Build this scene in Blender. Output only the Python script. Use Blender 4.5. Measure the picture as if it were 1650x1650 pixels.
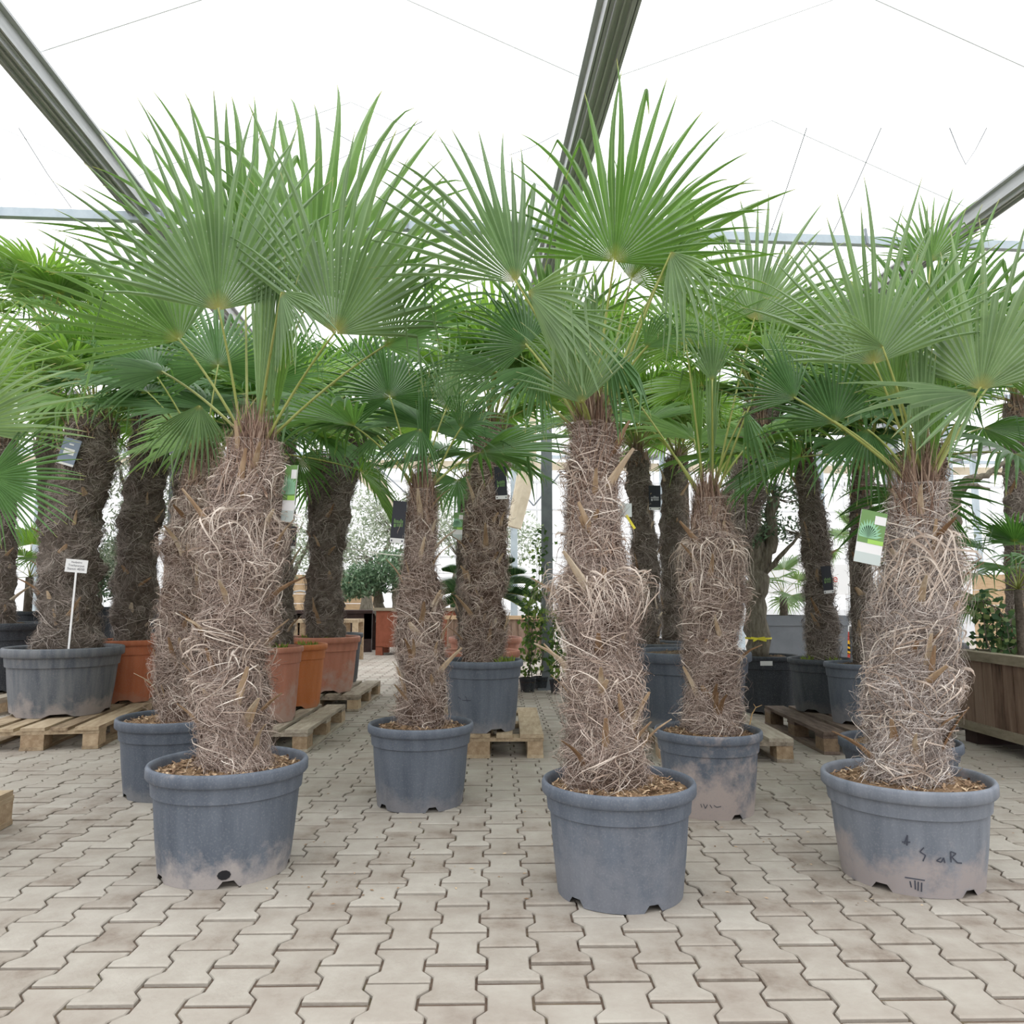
import bpy, math, random
import numpy as np
from mathutils import Matrix, Vector

for o in list(bpy.data.objects):
    bpy.data.objects.remove(o)
SC = bpy.context.scene
COL = SC.collection
PI = math.pi

# ------------------------------------------------------------------ camera
F = 1250.0                      # focal length in pixels of the 1650 px frame
CX = CY = 825.0
PITCH = math.radians(6.39)
CAMH = 0.97
cam_data = bpy.data.cameras.new('camera')
cam = bpy.data.objects.new('camera', cam_data)
COL.objects.link(cam)
cam.location = (0, 0, CAMH)
cam.rotation_euler = (PI / 2 + PITCH, 0, 0)
cam_data.sensor_width = 36.0
cam_data.sensor_fit = 'HORIZONTAL'
cam_data.lens = F / 1650.0 * 36.0
cam_data.clip_start = 0.05
cam_data.clip_end = 300
SC.camera = cam

# ------------------------------------------------------------------ world, exposure
world = bpy.data.worlds.new('overcast')
SC.world = world
world.use_nodes = True
bg = world.node_tree.nodes['Background']
bg.inputs['Color'].default_value = (0.98, 0.985, 1.0, 1)
# overcast sky: clearly brighter overhead than at the horizon
wn = world.node_tree
wtc = wn.nodes.new('ShaderNodeTexCoord')
wsx = wn.nodes.new('ShaderNodeSeparateXYZ')
wmr = wn.nodes.new('ShaderNodeMapRange')
wmr.inputs['From Min'].default_value = 0.0
wmr.inputs['From Max'].default_value = 1.0
wmr.inputs['To Min'].default_value = 1.08
wmr.inputs['To Max'].default_value = 2.75
wn.links.new(wtc.outputs['Generated'], wsx.inputs['Vector'])
wn.links.new(wsx.outputs['Z'], wmr.inputs['Value'])
wn.links.new(wmr.outputs['Result'], bg.inputs['Strength'])
SC.view_settings.view_transform = 'Standard'
SC.view_settings.look = 'None'
SC.view_settings.gamma = 1.0
SC.view_settings.use_curve_mapping = False
SC.view_settings.exposure = 0.2

# ------------------------------------------------------------------ helpers
SP, CP = math.sin(PITCH), math.cos(PITCH)


def ray(px, py):
    u = (px - CX) / F
    v = (CY - py) / F
    return np.array([u, CP - v * SP, SP + v * CP])


def P(px, py, Y):
    """point seen at a pixel, at distance Y in front of the camera"""
    d = ray(px, py)
    return np.array([0, 0, CAMH]) + d * (Y / d[1])


def G(px, py, z=0.0):
    """point of the ground (or of height z) seen at a pixel"""
    d = ray(px, py)
    return np.array([0, 0, CAMH]) + d * ((z - CAMH) / d[2])


def mpp(Y, z=CAMH):
    return (Y * CP + (z - CAMH) * SP) / F


def nrm(v):
    v = np.asarray(v, float)
    return v / (np.linalg.norm(v, axis=-1, keepdims=True) + 1e-12)


def mesh(name, V, Fc, smooth=False, attr=None):
    me = bpy.data.meshes.new(name)
    V = np.asarray(V, float).reshape(-1, 3)
    me.from_pydata(V.tolist(), [], Fc.tolist() if hasattr(Fc, 'tolist') else Fc)
    if smooth:
        me.polygons.foreach_set('use_smooth', np.ones(len(me.polygons), bool))
    if attr is not None:
        a = me.attributes.new('tip', 'FLOAT', 'POINT')
        a.data.foreach_set('value', np.asarray(attr, np.float32).ravel())
        # leaf strips are stored as left edge, midrib, right edge
        a = me.attributes.new('rib', 'FLOAT', 'POINT')
        a.data.foreach_set('value', np.tile(np.array([0, 1, 0], np.float32), len(V) // 3))
    me.update()
    return me


def obj(name, me, mat=None, parent=None, kind=None, loc=None, rotz=None, mw=None, label=None):
    o = bpy.data.objects.new(name, me)
    COL.objects.link(o)
    if mat is not None and me is not None and len(me.materials) == 0:
        me.materials.append(mat)
    if parent is not None:
        o.parent = parent
    if kind:
        o['kind'] = kind
    if mw is not None:
        o.matrix_local = mw
    if loc is not None:
        o.location = tuple(float(c) for c in loc)
    if rotz is not None:
        o.rotation_euler = (0, 0, rotz)
    if label:
        o['label'] = label
    return o


def tag(o, label, cat, group=None):
    o['label'] = label
    o['category'] = cat
    if group:
        o['group'] = group
    return o


def thing(name, label, cat, loc=(0, 0, 0), rotz=0, group=None):
    o = obj(name, None, loc=loc, rotz=rotz)
    o.empty_display_size = 0.1
    return tag(o, label, cat, group)


class MB:
    """collects simple shapes into one mesh"""
    def __init__(s):
        s.v = []
        s.f = []

    def add(s, V, Fc):
        n = len(s.v)
        s.v += [tuple(map(float, p)) for p in V]
        s.f += [tuple(int(i) + n for i in f) for f in Fc]
        return s

    def box(s, x0, x1, y0, y1, z0, z1, j=0.0, rnd=None):
        V = [(x, y, z) for z in (z0, z1) for y in (y0, y1) for x in (x0, x1)]
        if j and rnd:
            V = [tuple(c + rnd.uniform(-j, j) for c in p) for p in V]
        return s.add(V, [(0, 2, 3, 1), (4, 5, 7, 6), (0, 1, 5, 4), (2, 6, 7, 3), (0, 4, 6, 2), (1, 3, 7, 5)])

    def bar(s, a, b, w, h, up=(0, 0, 1)):
        a, b = np.array(a, float), np.array(b, float)
        d = nrm(b - a)
        sd = np.cross(d, up)
        if np.linalg.norm(sd) < 1e-6:
            sd = np.cross(d, (1, 0, 0))
        sd = nrm(sd)
        u = np.cross(sd, d)
        V = []
        for p in (a, b):
            for q, r in ((-1, -1), (1, -1), (1, 1), (-1, 1)):
                V.append(p + sd * q * w / 2 + u * r * h / 2)
        return s.add(V, [(3, 2, 1, 0), (4, 5, 6, 7), (0, 1, 5, 4), (1, 2, 6, 5), (2, 3, 7, 6), (3, 0, 4, 7)])

    def tube(s, pts, rad, n=6, flat=1.0):
        V, Fc = tube(pts, rad, n, flat)
        return s.add(V, Fc)

    def build(s, name, mat, parent=None, smooth=False, **k):
        return obj(name, mesh(name, s.v, s.f, smooth), mat, parent, **k)


def tube(pts, rad, n=6, flat=1.0, side=None):
    pts = np.asarray(pts, float)
    k = len(pts)
    rad = np.broadcast_to(np.asarray(rad, float), (k,))
    T = nrm(np.gradient(pts, axis=0))
    ref = np.array([0, 0, 1.0]) if abs(T[0][2]) < 0.9 else np.array([1.0, 0, 0])
    if side is not None:
        ref = np.cross(T[0], side)
    V = []
    for i in range(k):
        a = nrm(np.cross(T[i], ref))
        b = np.cross(a, T[i])
        ref = b
        for q in range(n):
            t = 2 * PI * q / n
            V.append(pts[i] + rad[i] * (a * math.cos(t) + b * math.sin(t) * flat))
    Fc = [(i * n + q, i * n + (q + 1) % n, (i + 1) * n + (q + 1) % n, (i + 1) * n + q)
          for i in range(k - 1) for q in range(n)]
    Fc.append(tuple(range(n))[::-1])
    Fc.append(tuple((k - 1) * n + q for q in range(n)))
    return V, Fc


def lathe(prof, n, zfun=None):
    """prof: list of (r, z)"""
    V = []
    for k, (r, z) in enumerate(prof):
        for q in range(n):
            t = 2 * PI * q / n
            zz = z if zfun is None else zfun(k, q, z)
            V.append((r * math.cos(t), r * math.sin(t), zz))
    Fc = [(k * n + q, k * n + (q + 1) % n, (k + 1) * n + (q + 1) % n, (k + 1) * n + q)
          for k in range(len(prof) - 1) for q in range(n)]
    return V, Fc


# ------------------------------------------------------------------ materials
def new_mat(name):
    m = bpy.data.materials.new(name)
    m.use_nodes = True
    nt = m.node_tree
    b = nt.nodes['Principled BSDF']
    return m, nt, b


def c4(c):
    return (c[0], c[1], c[2], 1)


def ramp(nt, stops):
    r = nt.nodes.new('ShaderNodeValToRGB')
    e = r.color_ramp.elements
    e[0].position, e[0].color = stops[0][0], c4(stops[0][1])
    e[1].position, e[1].color = stops[1][0], c4(stops[1][1])
    for p, c in stops[2:]:
        x = e.new(p)
        x.color = c4(c)
    return r


def noise_mat(name, stops, scale=8.0, rough=0.8, detail=6, stretch=(1, 1, 1), bump=0.0, bscale=None, rnd=0.0, spec=0.3, metal=0):
    m, nt, b = new_mat(name)
    tc = nt.nodes.new('ShaderNodeTexCoord')
    mp = nt.nodes.new('ShaderNodeMapping')
    mp.inputs['Scale'].default_value = stretch
    nt.links.new(tc.outputs['Object'], mp.inputs['Vector'])
    nz = nt.nodes.new('ShaderNodeTexNoise')
    nz.inputs['Scale'].default_value = scale
    nz.inputs['Detail'].default_value = detail
    nz.inputs['Roughness'].default_value = 0.65
    nt.links.new(mp.outputs['Vector'], nz.inputs['Vector'])
    r = ramp(nt, stops)
    fac = nz.outputs['Fac']
    if rnd:
        oi = nt.nodes.new('ShaderNodeObjectInfo')
        ma = nt.nodes.new('ShaderNodeMath')
        ma.operation = 'MULTIPLY_ADD'
        nt.links.new(oi.outputs['Random'], ma.inputs[0])
        ma.inputs[1].default_value = rnd
        nt.links.new(fac, ma.inputs[2])
        mb = nt.nodes.new('ShaderNodeMath')
        mb.operation = 'SUBTRACT'
        nt.links.new(ma.outputs[0], mb.inputs[0])
        mb.inputs[1].default_value = rnd / 2
        fac = mb.outputs[0]
        av = nt.nodes.new('ShaderNodeVectorMath')
        av.operation = 'ADD'
        nt.links.new(mp.outputs['Vector'], av.inputs[0])
        nt.links.new(oi.outputs['Random'], av.inputs[1])
        nt.links.new(av.outputs[0], nz.inputs['Vector'])
    nt.links.new(fac, r.inputs['Fac'])
    nt.links.new(r.outputs['Color'], b.inputs['Base Color'])
    b.inputs['Roughness'].default_value = rough
    b.inputs['Specular IOR Level'].default_value = spec
    b.inputs['Metallic'].default_value = metal
    if bump:
        bn = nt.nodes.new('ShaderNodeBump')
        bn.inputs['Strength'].default_value = bump
        bn.inputs['Distance'].default_value = 0.01
        n2 = nt.nodes.new('ShaderNodeTexNoise')
        n2.inputs['Scale'].default_value = bscale or scale * 4
        n2.inputs['Detail'].default_value = 5
        nt.links.new(mp.outputs['Vector'], n2.inputs['Vector'])
        nt.links.new(n2.outputs['Fac'], bn.inputs['Height'])
        nt.links.new(bn.outputs['Normal'], b.inputs['Normal'])
    return m


def plain(name, col, rough=0.6, metal=0.0, spec=0.4):
    m, nt, b = new_mat(name)
    b.inputs['Base Color'].default_value = c4(col)
    b.inputs['Roughness'].default_value = rough
    b.inputs['Metallic'].default_value = metal
    b.inputs['Specular IOR Level'].default_value = spec
    return m


def leaf_mat(name, hub, body_a, body_b, tipc, trans, tw=0.4, rough=0.42):
    """leaf: colour runs from hub to tip of each segment; varies from frond to frond; light shines through"""
    m, nt, b = new_mat(name)
    at = nt.nodes.new('ShaderNodeAttribute')
    at.attribute_name = 'tip'
    oi = nt.nodes.new('ShaderNodeObjectInfo')
    mx = nt.nodes.new('ShaderNodeMix')
    mx.data_type = 'RGBA'
    mx.inputs['A'].default_value = c4(body_a)
    mx.inputs['B'].default_value = c4(body_b)
    nt.links.new(oi.outputs['Random'], mx.inputs['Factor'])
    nz = nt.nodes.new('ShaderNodeTexNoise')
    nz.inputs['Scale'].default_value = 9
    nz.inputs['Detail'].default_value = 4
    tc = nt.nodes.new('ShaderNodeTexCoord')
    nt.links.new(tc.outputs['Object'], nz.inputs['Vector'])
    m2 = nt.nodes.new('ShaderNodeMix')
    m2.data_type = 'RGBA'
    m2.blend_type = 'MULTIPLY'
    m2.inputs['Factor'].default_value = 0.6
    rr = ramp(nt, [(0.3, (0.72, 0.75, 0.7)), (0.75, (1.2, 1.15, 1.1))])
    nt.links.new(nz.outputs['Fac'], rr.inputs['Fac'])
    nt.links.new(mx.outputs['Result'], m2.inputs['A'])
    nt.links.new(rr.outputs['Color'], m2.inputs['B'])

    ge = nt.nodes.new('ShaderNodeNewGeometry')
    ri = ramp(nt, [(0.0, (0.8, 0.82, 0.8)), (1.0, (1.18, 1.16, 1.2))])
    nt.links.new(ge.outputs['Random Per Island'], ri.inputs['Fac'])
    m5 = nt.nodes.new('ShaderNodeMix')
    m5.data_type = 'RGBA'
    m5.blend_type = 'MULTIPLY'
    m5.inputs['Factor'].default_value = 1.0
    nt.links.new(m2.outputs['Result'], m5.inputs['A'])
    nt.links.new(ri.outputs['Color'], m5.inputs['B'])

    def blend(prev, col, lo, hi):
        mr = nt.nodes.new('ShaderNodeMapRange')
        mr.inputs['From Min'].default_value = lo
        mr.inputs['From Max'].default_value = hi
        nt.links.new(at.outputs['Fac'], mr.inputs['Value'])
        x = nt.nodes.new('ShaderNodeMix')
        x.data_type = 'RGBA'
        nt.links.new(mr.outputs['Result'], x.inputs['Factor'])
        nt.links.new(prev, x.inputs['A'])
        x.inputs['B'].default_value = c4(col)
        return x.outputs['Result']
    rib = nt.nodes.new('ShaderNodeAttribute')
    rib.attribute_name = 'rib'
    rm_ = ramp(nt, [(0.0, (0.28, 0.28, 0.28)), (0.16, (0.0, 0.0, 0.0)), (0.74, (0.0, 0.0, 0.0)), (0.95, (0.36, 0.36, 0.36))])
    nt.links.new(rib.outputs['Fac'], rm_.inputs['Fac'])
    mrb = nt.nodes.new('ShaderNodeMix')
    mrb.data_type = 'RGBA'
    nt.links.new(rm_.outputs['Color'], mrb.inputs['Factor'])
    nt.links.new(m5.outputs['Result'], mrb.inputs['A'])
    mrb.inputs['B'].default_value = c4(tuple(min(.6, 1.75 * x + .03) for x in body_b))
    c = blend(mrb.outputs['Result'], hub, 0.1, 0.0)
    c = blend(c, tipc, 0.93, 1.0)
    nt.links.new(c, b.inputs['Base Color'])
    b.inputs['Roughness'].default_value = rough
    b.inputs['Specular IOR Level'].default_value = 0.4
    tr = nt.nodes.new('ShaderNodeBsdfTranslucent')
    tm = nt.nodes.new('ShaderNodeMix')
    tm.data_type = 'RGBA'
    tm.blend_type = 'MULTIPLY'
    tm.inputs['Factor'].default_value = 1.0
    nt.links.new(c, tm.inputs['A'])
    tm.inputs['B'].default_value = c4(trans)
    nt.links.new(tm.outputs['Result'], tr.inputs['Color'])
    ms = nt.nodes.new('ShaderNodeMixShader')
    ms.inputs['Fac'].default_value = tw
    nt.links.new(b.outputs['BSDF'], ms.inputs[1])
    nt.links.new(tr.outputs['BSDF'], ms.inputs[2])
    nt.links.new(ms.outputs['Shader'], nt.nodes['Material Output'].inputs['Surface'])
    return m


def island_mat(name, stops, rough=0.85, tw=0.0):
    """each strand, chip or leaf of a mesh takes its own colour"""
    m, nt, b = new_mat(name)
    g = nt.nodes.new('ShaderNodeNewGeometry')
    r = ramp(nt, stops)
    nt.links.new(g.outputs['Random Per Island'], r.inputs['Fac'])
    nt.links.new(r.outputs['Color'], b.inputs['Base Color'])
    b.inputs['Roughness'].default_value = rough
    b.inputs['Specular IOR Level'].default_value = 0.25
    if tw:
        tr = nt.nodes.new('ShaderNodeBsdfTranslucent')
        nt.links.new(r.outputs['Color'], tr.inputs['Color'])
        ms = nt.nodes.new('ShaderNodeMixShader')
        ms.inputs['Fac'].default_value = tw
        nt.links.new(b.outputs['BSDF'], ms.inputs[1])
        nt.links.new(tr.outputs['BSDF'], ms.inputs[2])
        nt.links.new(ms.outputs['Shader'], nt.nodes['Material Output'].inputs['Surface'])
    return m


def pot_mat(name, base_a, base_b, dust, top, amount, seed):
    """plastic with streaks and a crust of dry dirt that climbs to about `top` metres"""
    m, nt, b = new_mat(name)
    tc = nt.nodes.new('ShaderNodeTexCoord')
    mp = nt.nodes.new('ShaderNodeMapping')
    mp.inputs['Location'].default_value = (seed * 3.1, seed * 1.7, 0)
    nt.links.new(tc.outputs['Object'], mp.inputs['Vector'])
    st = nt.nodes.new('ShaderNodeMapping')
    st.inputs['Scale'].default_value = (14, 14, 1.6)
    nt.links.new(mp.outputs['Vector'], st.inputs['Vector'])
    n1 = nt.nodes.new('ShaderNodeTexNoise')
    n1.inputs['Scale'].default_value = 1.5
    n1.inputs['Detail'].default_value = 6
    nt.links.new(st.outputs['Vector'], n1.inputs['Vector'])
    r1 = ramp(nt, [(0.3, base_a), (0.7, base_b)])
    nt.links.new(n1.outputs['Fac'], r1.inputs['Fac'])
    n2 = nt.nodes.new('ShaderNodeTexNoise')
    n2.inputs['Scale'].default_value = 5.5
    n2.inputs['Detail'].default_value = 8
    n2.inputs['Roughness'].default_value = 0.7
    nt.links.new(mp.outputs['Vector'], n2.inputs['Vector'])
    sx = nt.nodes.new('ShaderNodeSeparateXYZ')
    nt.links.new(tc.outputs['Object'], sx.inputs['Vector'])
    mr = nt.nodes.new('ShaderNodeMapRange')
    mr.inputs['From Min'].default_value = 0.0
    mr.inputs['From Max'].default_value = top
    mr.inputs['To Min'].default_value = 0.22
    mr.inputs['To Max'].default_value = -0.12
    nt.links.new(sx.outputs['Z'], mr.inputs['Value'])
    ad = nt.nodes.new('ShaderNodeMath')
    ad.operation = 'ADD'
    nt.links.new(n2.outputs['Fac'], ad.inputs[0])
    nt.links.new(mr.outputs['Result'], ad.inputs[1])
    r2 = ramp(nt, [(0.5, (0, 0, 0)), (0.68, (amount, amount, amount))])
    nt.links.new(ad.outputs[0], r2.inputs['Fac'])
    mx = nt.nodes.new('ShaderNodeMix')
    mx.data_type = 'RGBA'
    nt.links.new(r2.outputs['Color'], mx.inputs['Factor'])
    nt.links.new(r1.outputs['Color'], mx.inputs['A'])
    mx.inputs['B'].default_value = c4(dust)
    # fine light speckle of lime
    n3 = nt.nodes.new('ShaderNodeTexNoise')
    n3.inputs['Scale'].default_value = 160
    n3.inputs['Detail'].default_value = 2
    nt.links.new(mp.outputs['Vector'], n3.inputs['Vector'])
    r3 = ramp(nt, [(0.52, (0, 0, 0)), (0.72, (0.35, 0.35, 0.35))])
    nt.links.new(n3.outputs['Fac'], r3.inputs['Fac'])
    m3 = nt.nodes.new('ShaderNodeMix')
    m3.data_type = 'RGBA'
    nt.links.new(r3.outputs['Color'], m3.inputs['Factor'])
    nt.links.new(mx.outputs['Result'], m3.inputs['A'])
    m3.inputs['B'].default_value = c4(tuple(0.5 * c + 0.18 for c in base_b))
    nt.links.new(m3.outputs['Result'], b.inputs['Base Color'])
    b.inputs['Roughness'].default_value = 0.62
    b.inputs['Specular IOR Level'].default_value = 0.35
    return m


M = {}
M['leaf_grey'] = leaf_mat('leaf_grey', (0.40, 0.36, 0.12), (0.165, 0.275, 0.125), (0.245, 0.355, 0.195), (0.55, 0.50, 0.26), (1.25, 1.3, 0.65), 0.40, 0.42)
M['leaf_green'] = leaf_mat('leaf_green', (0.34, 0.34, 0.09), (0.135, 0.265, 0.07), (0.215, 0.35, 0.125), (0.55, 0.50, 0.18), (1.25, 1.35, 0.5), 0.42, 0.42)
M['leaf_dark'] = leaf_mat('leaf_dark', (0.22, 0.24, 0.07), (0.075, 0.17, 0.06), (0.14, 0.26, 0.11), (0.45, 0.42, 0.16), (1.25, 1.4, 0.55), 0.36, 0.36)
M['stalk'] = noise_mat('stalk', [(0.3, (0.22, 0.25, 0.05)), (0.7, (0.34, 0.37, 0.12))], 12, 0.5, stretch=(1, 1, 0.2))
M['spear'] = noise_mat('spear', [(0.3, (0.24, 0.32, 0.15)), (0.7, (0.36, 0.45, 0.26))], 30, 0.5, stretch=(1, 1, 0.08))
M['trunk'] = noise_mat('trunk', [(0.25, (0.04, 0.026, 0.02)), (0.5, (0.12, 0.08, 0.06)), (0.75, (0.22, 0.155, 0.12))], 22, 0.95, bump=0.8, bscale=60)
M['trunk_grey'] = noise_mat('trunk_grey', [(0.25, (0.04, 0.032, 0.026)), (0.5, (0.12, 0.098, 0.08)), (0.75, (0.21, 0.175, 0.15))], 22, 0.95, bump=0.8, bscale=60)
M['fibre'] = island_mat('fibre', [(0.0, (0.101, 0.067, 0.053)), (0.35, (0.302, 0.224, 0.185)), (0.75, (0.515, 0.414, 0.358)), (1.0, (0.739, 0.650, 0.571))], 0.8)
M['fibre_grey'] = island_mat('fibre_grey', [(0.0, (0.089, 0.071, 0.059)), (0.4, (0.242, 0.200, 0.173)), (0.8, (0.378, 0.326, 0.289)), (1.0, (0.525, 0.473, 0.420))], 0.85)
M['fibre_silver'] = island_mat('fibre_silver', [(0.0, (0.132, 0.099, 0.083)), (0.35, (0.363, 0.297, 0.264)), (0.75, (0.572, 0.506, 0.462)), (1.0, (0.836, 0.781, 0.737))], 0.8)
M['strip'] = island_mat('strip', [(0.0, (0.30, 0.22, 0.17)), (0.5, (0.52, 0.43, 0.36)), (1.0, (0.76, 0.69, 0.61))], 0.7)
M['sheath'] = island_mat('sheath', [(0.0, (0.09, 0.052, 0.038)), (0.5, (0.25, 0.16, 0.118)), (1.0, (0.48, 0.36, 0.28))], 0.85)
M['stub'] = noise_mat('stub', [(0.3, (0.22, 0.13, 0.07)), (0.6, (0.42, 0.31, 0.20)), (0.8, (0.55, 0.47, 0.36))], 18, 0.8, stretch=(1, 1, 0.3), rnd=0.5)
M['soil'] = noise_mat('soil', [(0.25, (0.090, 0.054, 0.032)), (0.5, (0.225, 0.144, 0.081)), (0.75, (0.378, 0.261, 0.153))], 26, 0.95, bump=1.0, bscale=70)
M['soil_dark'] = noise_mat('soil_dark', [(0.25, (0.04, 0.028, 0.02)), (0.5, (0.10, 0.07, 0.045)), (0.75, (0.2, 0.14, 0.09))], 26, 0.95, bump=1.0, bscale=70)
M['chips'] = island_mat('chips', [(0.0, (0.13, 0.075, 0.045)), (0.6, (0.34, 0.225, 0.14)), (1.0, (0.62, 0.48, 0.32))], 0.9)
GA, GB = (0.085, 0.102, 0.132), (0.135, 0.155, 0.19)
M['pot_a'] = pot_mat('pot_grey_limed', GA, GB, (0.40, 0.36, 0.34), 0.16, 0.85, 1)
M['pot_b'] = pot_mat('pot_grey_plain', (0.07, 0.085, 0.112), (0.105, 0.123, 0.155), (0.3, 0.29, 0.28), 0.10, 0.4, 2)
M['pot_c'] = pot_mat('pot_grey_clean', GA, GB, (0.30, 0.28, 0.28), 0.18, 0.5, 3)
M['pot_d'] = pot_mat('pot_grey_faded', GA, GB, (0.25, 0.25, 0.27), 0.34, 0.4, 4)
M['pot_e'] = pot_mat('pot_grey_pink_dirt', GA, GB, (0.40, 0.335, 0.305), 0.42, 0.9, 5)
M['pot_f'] = pot_mat('pot_grey_scuffed', (0.13, 0.148, 0.18), (0.20, 0.22, 0.255), (0.36, 0.31, 0.295), 0.24, 0.8, 6)
M['pot_g'] = pot_mat('pot_grey_stained', (0.075, 0.088, 0.11), (0.17, 0.178, 0.19), (0.33, 0.29, 0.27), 0.2, 0.8, 7)
M['pot_black'] = pot_mat('pot_black', (0.022, 0.026, 0.034), (0.04, 0.046, 0.058), (0.12, 0.12, 0.12), 0.12, 0.4, 8)
M['pot_dark'] = pot_mat('pot_dark', (0.05, 0.058, 0.07), (0.09, 0.10, 0.115), (0.16, 0.15, 0.14), 0.16, 0.5, 9)
M['terracotta'] = pot_mat('terracotta', (0.42, 0.125, 0.055), (0.52, 0.17, 0.08), (0.40, 0.28, 0.22), 0.14, 0.45, 10)
M['terracotta_b'] = pot_mat('terracotta_dusty', (0.40, 0.16, 0.10), (0.50, 0.21, 0.14), (0.46, 0.33, 0.28), 0.35, 0.85, 11)
M['terracotta_c'] = pot_mat('terracotta_bright', (0.47, 0.145, 0.04), (0.56, 0.19, 0.065), (0.40, 0.25, 0.17), 0.08, 0.4, 12)
M['hole'] = plain('hole', (0.012, 0.012, 0.014), 0.9)
M['paver'] = noise_mat('paver', [(0.2, (0.194, 0.154, 0.123)), (0.36, (0.299, 0.264, 0.224)), (0.6, (0.370, 0.339, 0.295)), (0.85, (0.440, 0.409, 0.361))], 6, 0.9, detail=9, bump=0.25, bscale=90, rnd=0.25)
M['paver_far'] = noise_mat('paver_far', [(0.25, (0.217, 0.176, 0.144)), (0.42, (0.316, 0.279, 0.239)), (0.62, (0.378, 0.348, 0.303)), (0.8, (0.433, 0.402, 0.352))], 3.0, 0.9, detail=10, bump=0.2, bscale=60)
M['joint'] = noise_mat('joint', [(0.3, (0.090, 0.060, 0.045)), (0.55, (0.144, 0.105, 0.078)), (0.72, (0.108, 0.102, 0.042))], 4, 0.95, bump=0.5, bscale=120)
M['pallet'] = noise_mat('pallet_wood', [(0.25, (0.20, 0.14, 0.09)), (0.5, (0.38, 0.29, 0.19)), (0.75, (0.50, 0.40, 0.28))], 5, 0.85, stretch=(6, 1, 6), rnd=0.3, bump=0.3)
M['pallet_grey'] = noise_mat('pallet_grey', [(0.25, (0.17, 0.14, 0.11)), (0.5, (0.33, 0.28, 0.22)), (0.75, (0.46, 0.41, 0.33))], 5, 0.9, stretch=(6, 1, 6), rnd=0.3, bump=0.3)
M['pallet_dark'] = noise_mat('pallet_dark', [(0.25, (0.08, 0.055, 0.045)), (0.5, (0.16, 0.12, 0.095)), (0.75, (0.26, 0.20, 0.16))], 5, 0.9, stretch=(6, 1, 6), rnd=0.3, bump=0.3)
M['block'] = noise_mat('pallet_block', [(0.3, (0.30, 0.21, 0.13)), (0.7, (0.52, 0.40, 0.27))], 30, 0.9, rnd=0.3, bump=0.4)
M['block_dark'] = noise_mat('pallet_block_dark', [(0.3, (0.11, 0.07, 0.045)), (0.7, (0.24, 0.17, 0.11))], 30, 0.9, rnd=0.3, bump=0.4)
M['steel'] = noise_mat('galvanised_steel', [(0.3, (0.22, 0.24, 0.27)), (0.7, (0.32, 0.35, 0.38))], 6, 0.5, metal=0.3)
M['alu'] = noise_mat('aluminium', [(0.3, (0.40, 0.41, 0.42)), (0.7, (0.52, 0.53, 0.54))], 4, 0.5, stretch=(12, 0.3, 12))
M['rail'] = noise_mat('painted_rail', [(0.3, (0.42, 0.50, 0.56)), (0.7, (0.55, 0.63, 0.68))], 6, 0.5)
M['white_frame'] = plain('white_frame', (0.75, 0.76, 0.78), 0.5)
M['beige'] = noise_mat('beige_sheet', [(0.3, (0.55, 0.47, 0.34)), (0.7, (0.72, 0.64, 0.50))], 5, 0.7)
M['planter_wood'] = noise_mat('planter_wood', [(0.18, (0.040, 0.028, 0.020)), (0.36, (0.176, 0.112, 0.080)), (0.6, (0.272, 0.188, 0.140)), (0.85, (0.336, 0.248, 0.192))], 3.0, 0.85, stretch=(5, 5, 0.7), rnd=0.35, bump=0.3)
M['planter_rail'] = noise_mat('planter_rail', [(0.3, (0.20, 0.17, 0.12)), (0.7, (0.36, 0.31, 0.23))], 6, 0.85, stretch=(1, 1, 4))
M['corten'] = noise_mat('corten', [(0.3, (0.20, 0.06, 0.03)), (0.7, (0.30, 0.095, 0.055))], 7, 0.8)
M['dark_brown'] = noise_mat('dark_brown', [(0.3, (0.03, 0.018, 0.016)), (0.7, (0.06, 0.035, 0.03))], 7, 0.7)
M['pine'] = noise_mat('pine_boards', [(0.3, (0.45, 0.30, 0.17)), (0.7, (0.60, 0.44, 0.28))], 6, 0.8, stretch=(1, 1, 5))
M['zinc_planter'] = noise_mat('grey_planter', [(0.3, (0.16, 0.175, 0.20)), (0.7, (0.21, 0.225, 0.25))], 5, 0.6)
M['bark'] = noise_mat('bark', [(0.3, (0.09, 0.075, 0.055)), (0.55, (0.20, 0.18, 0.14)), (0.8, (0.33, 0.31, 0.25))], 14, 0.95, stretch=(3, 3, 0.6), bump=1.0, bscale=30)
M['olive_leaf'] = island_mat('olive_leaf', [(0.0, (0.20, 0.26, 0.16)), (0.5, (0.40, 0.47, 0.34)), (1.0, (0.62, 0.66, 0.56))], 0.5, 0.4)
M['holly_leaf'] = island_mat('holly_leaf', [(0.0, (0.05, 0.10, 0.05)), (0.5, (0.13, 0.22, 0.12)), (1.0, (0.27, 0.38, 0.24))], 0.4, 0.25)
M['ivy_leaf'] = island_mat('ivy_leaf', [(0.0, (0.05, 0.11, 0.03)), (0.6, (0.13, 0.24, 0.05)), (1.0, (0.34, 0.42, 0.10))], 0.4, 0.35)
M['shrub_leaf'] = island_mat('shrub_leaf', [(0.0, (0.04, 0.10, 0.05)), (0.5, (0.12, 0.22, 0.09)), (1.0, (0.30, 0.38, 0.14))], 0.4, 0.3)
M['cycad_leaf'] = island_mat('cycad_leaf', [(0.0, (0.02, 0.06, 0.02)), (0.6, (0.05, 0.12, 0.04)), (1.0, (0.10, 0.19, 0.07))], 0.3, 0.15)
M['moss'] = island_mat('moss', [(0.0, (0.14, 0.20, 0.04)), (1.0, (0.30, 0.38, 0.08))], 0.8, 0.3)
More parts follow.
